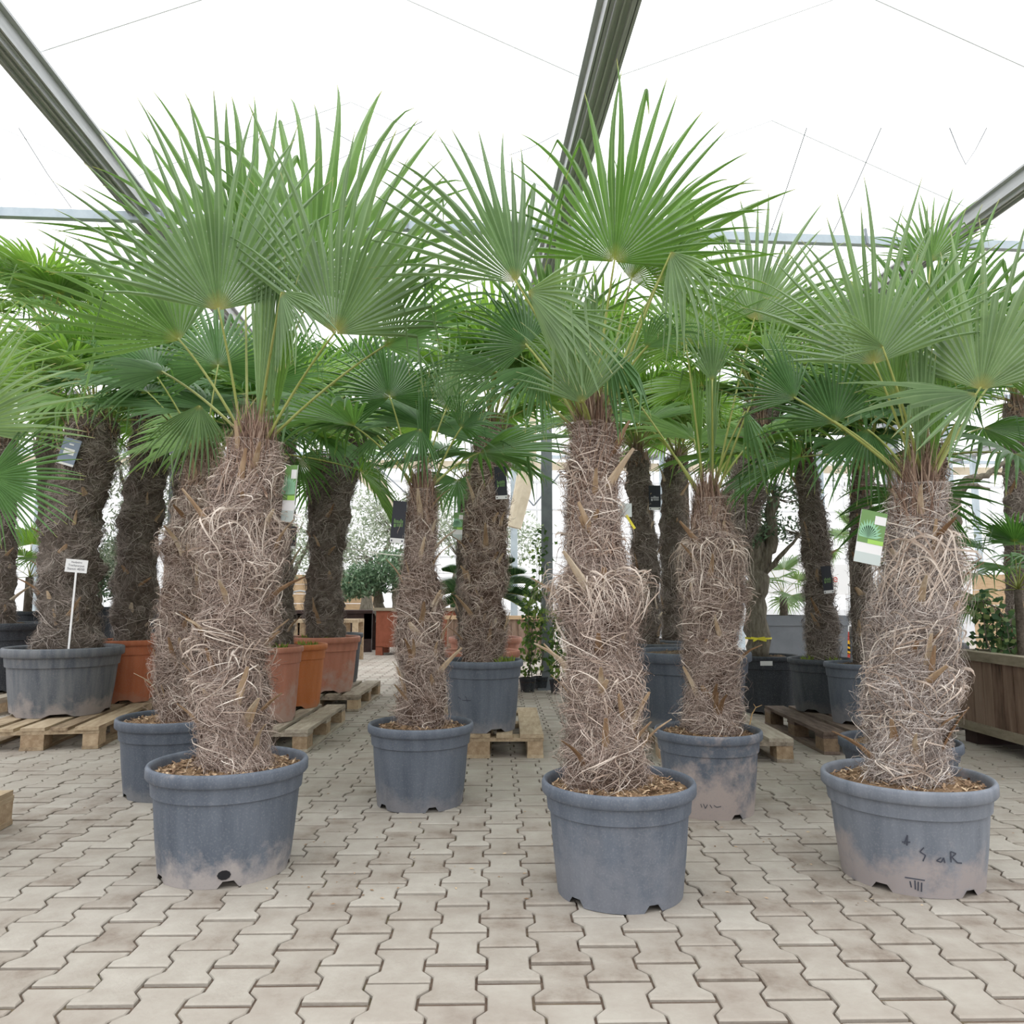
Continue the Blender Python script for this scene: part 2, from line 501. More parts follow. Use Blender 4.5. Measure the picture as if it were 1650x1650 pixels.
M['tag_black'] = plain('tag_black', (0.022, 0.024, 0.034), 0.45)
M['tag_blue'] = plain('tag_blue_grey', (0.22, 0.27, 0.36), 0.4)
M['tag_white'] = plain('tag_white', (0.80, 0.80, 0.80), 0.5)
M['tag_pale'] = plain('tag_pale', (0.55, 0.62, 0.60), 0.5)
M['tag_green'] = plain('tag_green', (0.16, 0.30, 0.10), 0.5)
M['tag_lime'] = plain('tag_lime', (0.35, 0.62, 0.12), 0.5)
M['tag_leaf'] = plain('tag_leaf_print', (0.30, 0.56, 0.36), 0.5)
M['ink'] = plain('ink', (0.05, 0.05, 0.08), 0.6)
M['ink_grey'] = plain('ink_grey', (0.55, 0.56, 0.6), 0.6)
M['yellow'] = plain('yellow_ribbon', (0.75, 0.68, 0.05), 0.5)
M['orange'] = plain('orange_paint', (0.75, 0.22, 0.05), 0.5)
M['hazard_yellow'] = plain('hazard_yellow', (0.85, 0.45, 0.02), 0.5)
M['red'] = plain('red_paint', (0.55, 0.06, 0.04), 0.5)
M['scuff'] = plain('scuff', (0.05, 0.055, 0.075), 0.7)
M['dry_twig'] = plain('dry_twig', (0.42, 0.28, 0.13), 0.8)
M['string'] = plain('string', (0.6, 0.6, 0.52), 0.8)

# roof glass: mostly clear, slightly milky
gm, gnt, gb = new_mat('roof_glass')
gt = gnt.nodes.new('ShaderNodeBsdfTransparent')
gt.inputs['Color'].default_value = (0.97, 0.98, 0.98, 1)
gd = gnt.nodes.new('ShaderNodeBsdfTranslucent')
gd.inputs['Color'].default_value = (0.95, 0.95, 0.95, 1)
gx = gnt.nodes.new('ShaderNodeMixShader')
gx.inputs['Fac'].default_value = 0.08
gnt.links.new(gt.outputs[0], gx.inputs[1])
gnt.links.new(gd.outputs[0], gx.inputs[2])
gnt.links.new(gx.outputs[0], gnt.nodes['Material Output'].inputs['Surface'])
M['glass'] = gm

# ================================================================== SETTING
# ---- paved floor: I-shaped concrete pavers in a bed of sand
PL_, PP_, PE_ = 0.20, 0.141, 0.013


def paver_outline(gap):
    ys = [-.5, -.33, -.17, .17, .33, .5]
    hw = [PE_, PE_, -PE_, -PE_, PE_, PE_]
    out = []
    for y, w in zip(ys, hw):
        yy = y * PL_
        if abs(y) == .5:
            yy -= math.copysign(gap * 2.2, y)
        out.append((PP_ / 2 + w - gap, yy))
    return out + [(-x, y) for x, y in out[::-1]]


def paver_geo(full=True):
    o = paver_outline(0.0034)
    i = paver_outline(0.0062)
    n = len(o)
    V = [(x, y, 0.0) for x, y in i] + [(x, y, -0.003) for x, y in o]
    Fc = [tuple(range(n))] + [(k, n + k, n + (k + 1) % n, (k + 1) % n) for k in range(n)]
    if full:
        V += [(x, y, -0.03) for x, y in o]
        Fc += [(n + k, 2 * n + k, 2 * n + (k + 1) % n, n + (k + 1) % n) for k in range(n)]
    return np.array(V), Fc


rnd = random.Random(5)
fl = MB().box(-45, 45, -6, 70, -0.12, -0.009)
floor = fl.build('floor', M['joint'], kind='structure')
floor['label'] = 'sand bed under the concrete paving'
PANG = math.radians(1.15)
pc, ps = math.cos(PANG), math.sin(PANG)
cells = []
for ci in range(-110, 111):
    for ri in range(6, 78):
        lx = ci * PP_ + 0.035
        ly = ri * PL_ + (PL_ / 2 if ci % 2 else 0)
        X, Y = lx * pc - ly * ps, lx * ps + ly * pc
        if Y < 1.2 or Y > 15 or abs(X) > 0.70 * Y + 2.2:
            continue
        cells.append((X, Y))
infr = [c for c in cells if abs(c[0]) < 0.672 * c[1] and c[1] > 2.05]
infr.sort(key=lambda c: c[1])
near = set(infr[:300])
pv, pf = paver_geo(True)
pme = mesh('paver', pv, pf)
pv2, pf2 = paver_geo(False)
FV, FF = [], []
nb = 0
for (X, Y) in cells:
    dz = rnd.uniform(-0.0022, 0.0022)
    ra = PANG + rnd.uniform(-0.006, 0.006)
    if (X, Y) in near:
        o = obj('paver', pme, M['paver'], floor, loc=(X, Y, dz), rotz=ra)
        o.rotation_euler = (rnd.uniform(-.004, .004), rnd.uniform(-.004, .004), ra)
    else:
        v, f = (pv, pf) if Y < 6 else (pv2, pf2)
        c, s = math.cos(ra), math.sin(ra)
        W = np.column_stack([v[:, 0] * c - v[:, 1] * s + X, v[:, 0] * s + v[:, 1] * c + Y, v[:, 2] + dz])
        FV.append(W)
        FF += [tuple(k + nb for k in q) for q in f]
        nb += len(W)
obj('paver_field', mesh('paver_field', np.vstack(FV), FF), M['paver_far'], floor, kind='stuff')
far = MB().box(-45, 45, 15.05, 70, -0.02, 0.0)
far.build('paving_slab', M['paver_far'], floor)

# ---- greenhouse: gutters on columns, cross rails, glazed roof, glazed end wall
SA = math.radians(4.0)
SD = np.array([-math.sin(SA), math.cos(SA), 0.0])      # along the gutters
SX = np.array([math.cos(SA), math.sin(SA), 0.0])       # across
GH = 4.57
BAY = 4.0
ENDD = 19.4
lines = [0.98 + BAY * k for k in range(-4, 5)]
tn = 0


def trim(mb, mat, label):
    global tn
    tn += 1
    o = mb.build('trim_%d' % tn, M[mat], kind='structure')
    o['label'] = label
    return o


ceiling = MB()
for k in range(len(lines) - 1):
    for a, b in ((lines[k], lines[k] + BAY / 2), (lines[k + 1], lines[k] + BAY / 2)):
        q = []
        for t in (-5, ENDD):
            for x, z in ((a, GH + 0.1), (b, GH + 0.95)):
                p = SX * x + SD * t
                q.append((p[0], p[1], z))
        ceiling.add(q, [(0, 1, 3, 2)])
ceil_o = ceiling.build('ceiling', M['glass'], kind='structure')
ceil_o['label'] = 'glazed ridge roof of the greenhouse'
for k in range(len(lines) - 1):
    for a, b in ((lines[k], lines[k] + BAY / 2), (lines[k + 1], lines[k] + BAY / 2)):
        bars = MB()
        for i in range(2, 11):
            t = i * 1.6 + 0.4
            p, q = SX * a + SD * t, SX * b + SD * t
            bars.bar((p[0], p[1], GH + 0.12), (q[0], q[1], GH + 0.97), 0.008, 0.008)
        bars.build('glazing_bars', M['white_frame'], ceil_o)

for x in lines:
    g = MB()
    a, b = SX * x + SD * -4, SX * x + SD * ENDD
    up = np.array([0, 0, 1.0])
    for dx, w, z0, z1 in ((0, .17, 0, .02), (-.09, .02, 0, .12), (.09, .02, 0, .12), (-.115, .05, .11, .13), (.115, .05, .11, .13),
                          (-.05, .012, -.03, 0), (.05, .012, -.03, 0), (0, .012, -.02, 0)):
        zc = GH + (z0 + z1) / 2
        pa, pb = a + SX * dx + up * zc, b + SX * dx + up * zc
        g.bar(pa, pb, w, z1 - z0)
    trim(g, 'alu', 'long aluminium roof gutter')
    for t in (8.5, 13.5, 18.5):
        c = MB()
        p = SX * x + SD * t
        c.bar((p[0], p[1], -0.02), (p[0], p[1], GH + .01), 0.12, 0.12, up=(0, 1, 0))
        c.bar((p[0], p[1], -0.02), (p[0], p[1], 0.02), 0.22, 0.22, up=(0, 1, 0))
        if t > 9:
            trim(c, 'rail', 'slim pale steel column under a roof gutter')
        else:
            trim(c, 'steel', 'grey steel column carrying a roof gutter')
for t in (7.2, 12.9, ENDD - .1):
    r = MB()
    a, b = SX * lines[0] + SD * t, SX * lines[-1] + SD * t
    z = GH - 0.02
    r.bar((a[0], a[1], z), (b[0], b[1], z), 0.07, 0.085)
    trim(r, 'rail', 'pale blue cross rail below the roof')
    cl = MB()
    for i in range(14):
        x = lines[0] + (lines[-1] - lines[0]) * (i + .35) / 14
        p = SX * x + SD * (t - .05)
        cl.bar((p[0], p[1], z - .05), (p[0] - .015, p[1], z + .11), 0.025, 0.02)
    trim(cl, 'steel', 'small dark clips on the cross rail')
# roof wires
w = MB()
for (x0, y0, Y0, x1, y1, Y1) in ((560, 250, 7, 680, 196, 5.6), (445, 300, 9, 560, 250, 7), (525, 206, 6, 690, 290, 8.5), (820, 250, 7, 900, 215, 6), (30, 206, 6, 115, 335, 7.2),
                                 (1300, 206, 6, 1240, 380, 7.2), (1420, 206, 6, 1340, 380, 7.2), (1530, 206, 6, 1556, 265, 7), (1590, 206, 6, 1556, 265, 7)):
    a, b = P(x0, y0, Y0), P(x1, y1, Y1)
    w.tube([a, (a + b) / 2 - np.array([0, 0, .02]), b], .004, 4)
trim(w, 'steel', 'thin roof wires')
# end wall
wall = MB()
a, b = SX * lines[0] + SD * ENDD, SX * lines[-1] + SD * ENDD
wall.add([(a[0], a[1], 0), (b[0], b[1], 0), (b[0], b[1], GH + .9), (a[0], a[1], GH + .9)], [(0, 1, 2, 3)])
wall_o = wall.build('wall_back', M['glass'], kind='structure')
wall_o['label'] = 'glazed end wall of the greenhouse'
for z, h in ((0.35, .7), (1.2, .03), (1.6, .03), (2.0, .05), (2.35, .03), (2.6, .03), (3.2, .05), (3.9, .06), (GH - .25, .2)):
    r = MB()
    e = SD * -0.06
    r.bar((a[0] + e[0], a[1] + e[1], z), (b[0] + e[0], b[1] + e[1], z), 0.05, h)
    r.build('wall_rail', M['beige'] if z > 4 else M['white_frame'], wall_o)
for i in range(33):
    x = lines[0] + (lines[-1] - lines[0]) * i / 32
    p = SX * x + SD * (ENDD - .05)
    MB().bar((p[0], p[1], 0), (p[0], p[1], GH), .04, .04, up=(0, 1, 0)).build('wall_post', M['white_frame'], wall_o)
# diagonal wind braces near the end wall
br = MB()
for (x0, y0, x1, y1, Y) in ((575, 760, 690, 870, 15), (540, 700, 620, 790, 15.1)):
    br.bar(P(x0, y0, Y), P(x1, y1, Y), .12, .16)
trim(br, 'beige', 'beige diagonal brace near the end wall')
br = MB()
for (x0, y0, x1, y1, Y) in ((800, 745, 860, 815, 14), (860, 815, 905, 760, 14), (690, 745, 780, 830, 16), (600, 745, 660, 800, 16)):
    br.tube([P(x0, y0, Y), P(x1, y1, Y)], .015, 5)
trim(br, 'steel', 'thin wind bracing rods')

# ================================================================== PALLETS
def make_pallet(name, label, front, yaw, corner, wood, block, seed, group='wooden pallets under the pots', bare=True):
    """euro pallet, its short side in front; `corner` says which front corner stands at the point `front`"""
    r = random.Random(seed)
    root = thing(name, label, 'pallet', (front[0], front[1], 0), yaw)
    ox = -0.8 if corner == 'R' else 0.0
    for (x0, x1) in ((0, .1), (.3275, .4725), (.7, .8)):
        MB().box(ox + x0, ox + x1, 0, 1.2, 0.001, .022, .0015, r).build('bottom_board', wood, root)
    for y in (0, .5275, 1.055):
        for x0, x1 in ((0, .1), (.3275, .4725), (.7, .8)):
            MB().box(ox + x0 + .002, ox + x1 - .002, y + .003, y + .142, .0205, .1005, .002, r).build('block', block, root)
        MB().box(ox, ox + .8, y, y + .145, .0995, .1225, .0015, r).build('cross_board', wood, root)
    for x0, x1 in ((0, .145), (.19, .29), (.3275, .4725), (.51, .61), (.655, .8)):
        MB().box(ox + x0, ox + x1, -.004 + r.uniform(-.006, .004), 1.2 + r.uniform(-.01, .01), .1215, .144, .002, r).build('deck_board', wood, root)
    return root


def yaw_of(a, b):
    return math.atan2(-(b[0] - a[0]), b[1] - a[1])


pg = M['pallet_grey']
make_pallet('pallet', 'light wooden pallet under the wide grey pot with the white plant sign', G(158, 1207), math.radians(9.6), 'R', M['pallet'], M['block'], 1)
make_pallet('pallet', 'grey weathered pallet carrying two tall terracotta pots', G(495, 1213), math.radians(0.7), 'R', pg, M['block'], 2)
make_pallet('pallet', 'grey weathered pallet under the wide dusty terracotta pot, strewn with bark', G(577, 1147), math.radians(0.5), 'R', pg, M['block'], 3)
make_pallet('pallet', 'brown wooden pallet under the blue-grey pot in the aisle beside the ivy pots', G(876, 1222), math.radians(0.3), 'R', M['pallet'], M['block'], 4)
make_pallet('pallet', 'dark brown damp pallet under two dark grey pots', G(1328, 1217), math.radians(-0.9), 'L', M['pallet_dark'], M['block_dark'], 5)
make_pallet('pallet', 'pale wooden pallet under the big blue-grey pot with the leaning trunk', G(1062, 1229), math.radians(-1.0), 'L', pg, M['block'], 6)
make_pallet('pallet', 'pallet with an orange-brown deck standing alone in front of the left pots', G(20, 1328) - 1.2 * np.array([-math.sin(math.radians(6)), math.cos(math.radians(6)), 0]), math.radians(6), 'R', M['pallet'], M['block'], 7)

make_pallet('pallet', 'pallet behind the light one, carrying two orange terracotta pots', np.array([-2.72, 6.47, 0]), math.radians(4), 'R', M['pallet'], M['block'], 8)
make_pallet('pallet', 'greyed pallet under the big black pot at the far left', np.array([-4.28, 6.60, 0]), math.radians(4), 'R', pg, M['block'], 9)

# ================================================================== PALMS
DOWN = np.array([0, 0, -1.0])


def fan(hub, mid, nor, R, spread, N, rng, cup=.2, arch=.1, droop=.3, pbreak=.1, rj=.5, fold=.62, down=DOWN):
    hub, mid = np.asarray(hub, float), nrm(mid)
    nor = nrm(nor - mid * np.dot(nor, mid))
    lat = np.cross(mid, nor)
    th = np.linspace(-spread, spread, N)
    dth = th[1] - th[0]
    t = -np.sin(th)[:, None] * mid + np.cos(th)[:, None] * lat
    d0 = np.cos(th)[:, None] * mid + np.sin(th)[:, None] * lat + nor * (cup * np.abs(np.sin(th)) ** 1.5)[:, None]
    d0 = nrm(d0)
    L = R * (1 - .22 * (np.abs(th) / max(spread, 1e-3)) ** 2) * (1 + .07 * rng.standard_normal(N))
    rji = np.clip(rj * (1 - .15 * (np.abs(th) / max(spread, 1e-3))) + .05 * rng.standard_normal(N), .2, .8)
    fa = np.array([.03, .3, .65, 1.0])
    fb = np.array([.16, .34, .52, .7, .86, 1.0])
    f = np.concatenate([rji[:, None] * fa, rji[:, None] + (1 - rji)[:, None] * fb], 1)
    K = f.shape[1]
    g = droop * rng.uniform(.4, 1.6, N)
    brk = np.where(rng.random(N) < pbreak, rng.uniform(.55, .9, N), 9.0)
    tw = rng.uniform(-.6, .6, N)
    pos = np.zeros((N, K, 3))
    dirs = np.zeros((N, K, 3))
    prev = hub + d0 * 0
    pf = np.zeros(N)
    for k in range(K):
        fk = f[:, k]
        d = d0 + down * (g * np.maximum(0, fk - .35) ** 1.4 * 2.2)[:, None] - nor * (arch * fk)[:, None] \
            + t * (tw * np.maximum(0, fk - rji))[:, None] * .5
        bm = (fk > brk)[:, None]
        d = np.where(bm, d0 * (.1 + .35 * np.abs(tw))[:, None] + t * tw[:, None] * .5 + down * 1.0, d)
        d = nrm(d)
        pos[:, k] = prev + d * (L * (fk - pf))[:, None]
        dirs[:, k] = d
        prev = pos[:, k]
        pf = fk
    n = nrm(np.cross(t[:, None, :] + 0 * dirs, dirs))
    wj = L * rji * math.tan(dth / 2)
    rel = np.clip((f - rji[:, None]) / (1 - rji)[:, None], 0, 1)
    wd = np.where(f <= rji[:, None] + 1e-9, L[:, None] * f * math.tan(dth / 2), wj[:, None] * (1 - rel ** 1.7) * (1 - .25 * np.minimum(1, rel * 6)) + .0006)
    tt = t[:, None, :]
    c = pos + n * (fold * wd)[..., None]
    l = pos - tt * wd[..., None] - n * (fold * wd)[..., None]
    r = pos + tt * wd[..., None] - n * (fold * wd)[..., None]
    V = np.stack([l, c, r], 2)           # N,K,3,3
    idx = np.arange(N * K * 3).reshape(N, K, 3)
    q1 = np.stack([idx[:, :-1, 0], idx[:, :-1, 1], idx[:, 1:, 1], idx[:, 1:, 0]], -1).reshape(-1, 4)
    q2 = np.stack([idx[:, :-1, 1], idx[:, :-1, 2], idx[:, 1:, 2], idx[:, 1:, 1]], -1).reshape(-1, 4)
    tip = np.repeat(f[:, :, None], 3, 2)
    return V.reshape(-1, 3), np.concatenate([q1, q2]), tip.ravel()


def bez(a, b, c, n=9):
    t = np.linspace(0, 1, n)[:, None]
    return (1 - t) ** 2 * a + 2 * t * (1 - t) * b + t * t * c


def ribbons(C, W, S):
    """C: n,k,3 centre lines; W: n,k half widths; S: n,k,3 side vectors"""
    n, k = C.shape[:2]
    V = np.stack([C - S * W[..., None], C + S * W[..., None]], 2)
    idx = np.arange(n * k * 2).reshape(n, k, 2)
    Q = np.stack([idx[:, :-1, 0], idx[:, :-1, 1], idx[:, 1:, 1], idx[:, 1:, 0]], -1).reshape(-1, 4)
    return V.reshape(-1, 3), Q


class Trunk:
    def __init__(s, pts, Y, base, seed, lean=0.0):
        """pts: (px, py, half width px) from bottom to top, at distance Y"""
        w = [(P(x, y, Y), .84 * h * mpp(Y, P(x, y, Y)[2])) for x, y, h in pts]
        w.sort(key=lambda q: q[0][2])
        s.z = np.array([q[0][2] for q in w])
        s.x = np.array([q[0][0] for q in w])
        s.r = np.array([q[1] for q in w])
        s.Y = Y
        s.base = np.asarray(base, float)
        s.z0, s.z1 = s.z[0] - .04, s.z[-1]
        r = np.random.default_rng(seed)
        s.ph = r.uniform(0, 6.28, 8)
        s.step = r.uniform(.07, .1)

    def cen(s, z):
        return np.interp(z, s.z, s.x), np.full_like(np.asarray(z, float), s.Y)

    def rad(s, z, p, smooth=False):
        r = np.interp(z, s.z, s.r)
        m = 1 + .07 * np.sin(2 * p + 9 * z + s.ph[0]) + .07 * np.sin(3 * p - 17 * z + s.ph[1]) + .05 * np.sin(5 * p + 31 * z + s.ph[2]) + .05 * np.sin(23 * z + s.ph[6])
        saw = ((z / s.step + p / 6.283 * 2 + .55 * np.sin(2 * p + s.ph[3]) + .4 * np.sin(5 * p + s.ph[4]) + .2 * np.sin(9 * p + s.ph[5])) % 1.0)
        if smooth:
            return r * (m - .02)
        return r * (m - .09 + .17 * saw ** 1.5)

    def pt(s, z, p, off=0.0, smooth=False):
        x, y = s.cen(z)
        r = s.rad(z, p, smooth) + off
        return np.stack([x + r * np.cos(p), y + r * np.sin(p), np.asarray(z, float) + 0 * p], -1) - s.base

    def body(s, n, m):
        z = np.linspace(s.z0, s.z1, m)
        p = np.linspace(0, 2 * PI, n, endpoint=False)
        Z, Pp = np.meshgrid(z, p, indexing='ij')
        V = s.pt(Z, Pp).reshape(-1, 3)
        Fc = [(k * n + q, k * n + (q + 1) % n, (k + 1) * n + (q + 1) % n, (k + 1) * n + q) for k in range(m - 1) for q in range(n)]
        Fc.append(tuple((m - 1) * n + q for q in range(n)))
        return V, Fc

    def phis(s, n, rng):
        f = -PI / 2 + rng.uniform(-1, 1, n) * 2.1
        return np.where(rng.random(n) < .85, f, rng.uniform(0, 6.283, n))

    def hair(s, n, rng, w, lmin=.05, lmax=.16, k=6, lift=.012):
        p0 = s.phis(n, rng)
        z0 = rng.uniform(s.z0 + .03, s.z1, n)
        al = rng.normal(0, .8, n) + np.where(rng.random(n) < .5, 0, PI)
        steep = rng.random(n) < .25
        al = np.where(steep, rng.uniform(0, 6.28, n), al)
        L = rng.uniform(lmin, lmax, n)
        cv = rng.normal(0, 2.2, n)
        # most strands lie in locks that share a root, a direction and a curl
        nc = max(6, n // 45)
        cp, cz = s.phis(nc, rng), rng.uniform(s.z0 + .03, s.z1, nc)
        ca, cc, cl = rng.normal(0, 1.0, nc) + np.where(rng.random(nc) < .5, 0, PI), rng.normal(0, 2.8, nc), rng.uniform(.5, 1.4, nc)
        w_ = rng.integers(0, nc, n)
        inl = rng.random(n) < .62
        r0 = np.interp(z0, s.z, s.r)
        p0 = np.where(inl, cp[w_] + rng.normal(0, .016, n) / r0, p0)
        z0 = np.where(inl, np.clip(cz[w_] + rng.normal(0, .018, n), s.z0 + .03, s.z1), z0)
        al = np.where(inl, ca[w_] + rng.normal(0, .22, n), al)
        cv = np.where(inl, cc[w_] + rng.normal(0, .35, n), cv)
        L = np.where(inl, L * cl[w_], L)
        t = np.linspace(0, 1, k)
        r0 = np.interp(z0, s.z, s.r)
        ang = al[:, None] + cv[:, None] * t
        ds = L[:, None] / (k - 1)
        u = np.cumsum(np.cos(ang) * ds, 1)
        v = np.cumsum(np.sin(ang) * ds, 1)
        z = np.clip(z0[:, None] + v, s.z0, s.z1 + .03)
        p = p0[:, None] + u / r0[:, None]
        lf = np.abs(rng.normal(0, lift, n)) * np.where(inl, .5 + 1.6 * cl[w_] ** 2 * .5, 1)
        off = .001 + rng.uniform(0, .006, n)[:, None] + lf[:, None] * np.sin(t * PI) + (np.where(rng.random(n) < .25, rng.uniform(0, .05, n), 0))[:, None] * t ** 2
        root = s.rad(z0, p0) - s.rad(z0, p0, True)
        C = s.pt(z, p, off + root[:, None], True)
        T = nrm(np.gradient(C, axis=1))
        nv = np.stack([np.cos(p), np.sin(p), 0 * p], -1)
        S = nrm(np.cross(T, nv) + nv * rng.uniform(-.6, .6, n)[:, None, None])
        W = np.broadcast_to(w * rng.uniform(.6, 1.3, n)[:, None] * (1 - .5 * t ** 2), (n, k))
        return ribbons(C, W, S)

    def strips(s, n, rng, w, k=8, zlo=0.0, zhi=1.0, out=.05):
        nb_ = max(4, n // 7)
        wb = rng.integers(0, nb_, n)
        bp, bz, bd = s.phis(nb_, rng), rng.random(nb_), rng.normal(0, .5, nb_)
        lo = rng.random(n) < .75
        rz = np.where(lo, bz[wb], rng.random(n))
        zz = s.z0 + .06 + (s.z1 - s.z0 - .06) * (zlo + (zhi - zlo) * rz) + rng.normal(0, .008, n)
        r0 = np.interp(zz, s.z, s.r)
        p0 = np.where(lo, bp[wb] + rng.normal(0, .045, n) / r0, s.phis(n, rng))
        t = np.linspace(0, 1, k)
        L = rng.uniform(.06, .19, n)
        o = rng.uniform(.25, 1.2, n) * out
        dr = np.where(lo, bd[wb] + rng.normal(0, .3, n), rng.normal(0, .9, n))
        cur = rng.normal(0, .03, n)
        z = zz[:, None] + .5 * o[:, None] * np.sin(t * 2.2) - L[:, None] * t ** 1.7
        z = np.maximum(z, s.z0 + .03)
        p = p0[:, None] + (dr[:, None] * L[:, None] * t + cur[:, None] * np.sin(t * 5)) / r0[:, None]
        off = .004 + o[:, None] * np.sin(np.minimum(t * 1.25, 1.05) * PI * .9)
        C = s.pt(z, p, off + .008, True)
        T = nrm(np.gradient(C, axis=1))
        nv = np.stack([np.cos(p), np.sin(p), 0 * p], -1)
        S = nrm(np.cross(T, nv) + nv * rng.uniform(-.8, .8, n)[:, None, None])
        W = np.broadcast_to(w * rng.uniform(.5, 1.4, n)[:, None] * (1 - .6 * t ** 2), (n, k))
        return ribbons(C, W, S)

    def fringe(s, zc, n, rng, L, out, w, k=9):
        """a skirt of pale strips that springs from one ring and falls over the trunk"""
        p0 = s.phis(n, rng)
        z0 = zc + rng.normal(0, .02, n)
        t = np.linspace(0, 1, k)
        ll = L * rng.uniform(.5, 1.25, n)
        o = out * rng.uniform(.3, 1.2, n)
        r0 = np.interp(z0, s.z, s.r)
        z = z0[:, None] + .6 * o[:, None] * np.sin(t * 2.4) - ll[:, None] * t ** 1.8
        p = p0[:, None] + (rng.normal(0, .45, n) * ll)[:, None] * t / r0[:, None]
        off = .012 + o[:, None] * np.sin(np.minimum(t * 1.1, 1) * PI * rng.uniform(.55, .95, n)[:, None])
        C = s.pt(np.maximum(z, s.z0 + .03), p, off, True)
        T = nrm(np.gradient(C, axis=1))
        nv = np.stack([np.cos(p), np.sin(p), 0 * p], -1)
        S = nrm(np.cross(T, nv) + nv * rng.uniform(-.5, .5, n)[:, None, None])
        W = np.broadcast_to(w * np.where(rng.random(n) < .3, rng.uniform(1.2, 2.2, n), rng.uniform(.35, .8, n))[:, None] * (1 - .7 * t ** 2), (n, k))
        return ribbons(C, W, S)

    def sheath(s, n, rng, h, rtop, w, k=5, drop=.16):
        """upright brown fibres round the bases of the leaf stalks"""
        p = rng.uniform(0, 6.283, n)
        t = np.linspace(0, 1, k)
        hh = h * rng.uniform(.35, 1.15, n)
        zs = s.z1 - drop * rng.random(n) ** 1.3
        r1 = np.interp(zs, s.z, s.r)[:, None] * 1.08
        q = rng.uniform(.25, 1.02, n)
        fl = np.where(rng.random(n) < .35, rng.uniform(0, .09, n), 0)
        q = np.where(zs < s.z1 - .08, rng.uniform(.95, 1.12, n), q)
        R = q[:, None] * (r1 + (rtop - r1) * t) + fl[:, None] * t ** 2
        pp = p[:, None] + rng.normal(0, .35, n)[:, None] * t
        x, y = s.cen(np.minimum(zs, s.z1))
        x, y = x[:, None], y[:, None]
        C = np.stack([x + R * np.cos(pp), y + R * np.sin(pp), zs[:, None] + hh[:, None] * t], -1) - s.base
        T = nrm(np.gradient(C, axis=1))
        nv = np.stack([np.cos(pp), np.sin(pp), 0 * pp], -1)
        S = nrm(np.cross(T, nv))
        W = np.broadcast_to(w * rng.uniform(.5, 1.6, n)[:, None] * (1 - .85 * t), (n, k))
        return ribbons(C, W, S)


def stub_mesh(L, w, bend, seed):
    r = random.Random(seed)
    t = np.linspace(0, 1, 5)
    pts = np.stack([0 * t, bend * t ** 2 * L, L * t - .01], -1)
    wd = [w * 2.1, w * 1.6, w * 1.15, w * .85, w * .45]
    V, Fc = [], []
    for i in range(5):
        for a, b in ((-1, -.25), (0, -.55), (1, -.25), (.7, .35), (-.7, .35)):
            V.append((pts[i][0] + a * wd[i] * r.uniform(.9, 1.1), pts[i][1] + b * wd[i] * .7, pts[i][2]))
    for i in range(4):
        for q in range(5):
            Fc.append((i * 5 + q, i * 5 + (q + 1) % 5, (i + 1) * 5 + (q + 1) % 5, (i + 1) * 5 + q))
    Fc.append(tuple(20 + q for q in range(5)))
    Fc.append(tuple(range(5))[::-1])
    return mesh('leaf_stub', V, Fc)


STUBS = [stub_mesh(L, w, b, i) for i, (L, w, b) in enumerate(((.12, .012, .25), (.17, .010, .5), (.09, .016, .1), (.21, .012, .15)))]

POTS = {}


def pot_geo(R, H, Rb, n, notch=True):
    lip = .08 * R * 2
    c = .145 * H
    nn = [k for k in range(n) if notch and (k * 5 // n) != ((k - 1) * 5 // n)]
    nset = set()
    for k in nn:
        nset.add(k)
        nset.add((k + 1) % n)
        nset.add((k + 2) % n)

    def zf(k, q, z):
        if k == 0 and q in nset:
            return z + .022
        if k == 1 and q in nset:
            return z + .001
        return z
    rb = lambda z: Rb + (R * .91 - Rb) * z / (H - lip - c)
    prof = [(Rb, 0.0), (rb(.022), .022), (rb((H - lip - c) * .5), (H - lip - c) * .5), (R * .895, H - lip - c - .003), (R * .925, H - lip - c),
            (R * .945, H - lip)]
    V, Fc = lathe(prof, n, zf)
    k = len(V)
    V.append((0, 0, .0205))
    V3 = [(rb(.022) * .985 * math.cos(2 * PI * q / n), rb(.022) * .985 * math.sin(2 * PI * q / n), .0225) for q in range(n)]
    # inner wall and bottom
    V2, F2 = lathe([(R * .955, H - lip), (R * .93, H - lip), (R * .88, H - lip - c), (Rb * .96, .03)], n)
    Fc = Fc + [tuple(i + k + 1 for i in f) for f in F2]
    V += V2
    kb = len(V)
    V += V3
    Fc += [(kb + (q + 1) % n, kb + q, k) for q in range(n)]
    rim = [(R * .95, H - lip + .002), (R * .985, H - lip), (R, H - lip + .006), (R, H - .010), (R * .985, H - .002), (R * .965, H), (R * .94, H - .004), (R * .925, H - .014), (R * .92, H - lip)]
    rim.append(rim[0])
    Vr, Fr = lathe(rim, n)
    pm, rm = mesh('pot', V, Fc, True), mesh('rim', Vr, Fr, True)
    pm.set_sharp_from_angle(angle=math.radians(28))
    rm.set_sharp_from_angle(angle=math.radians(50))
    return pm, rm


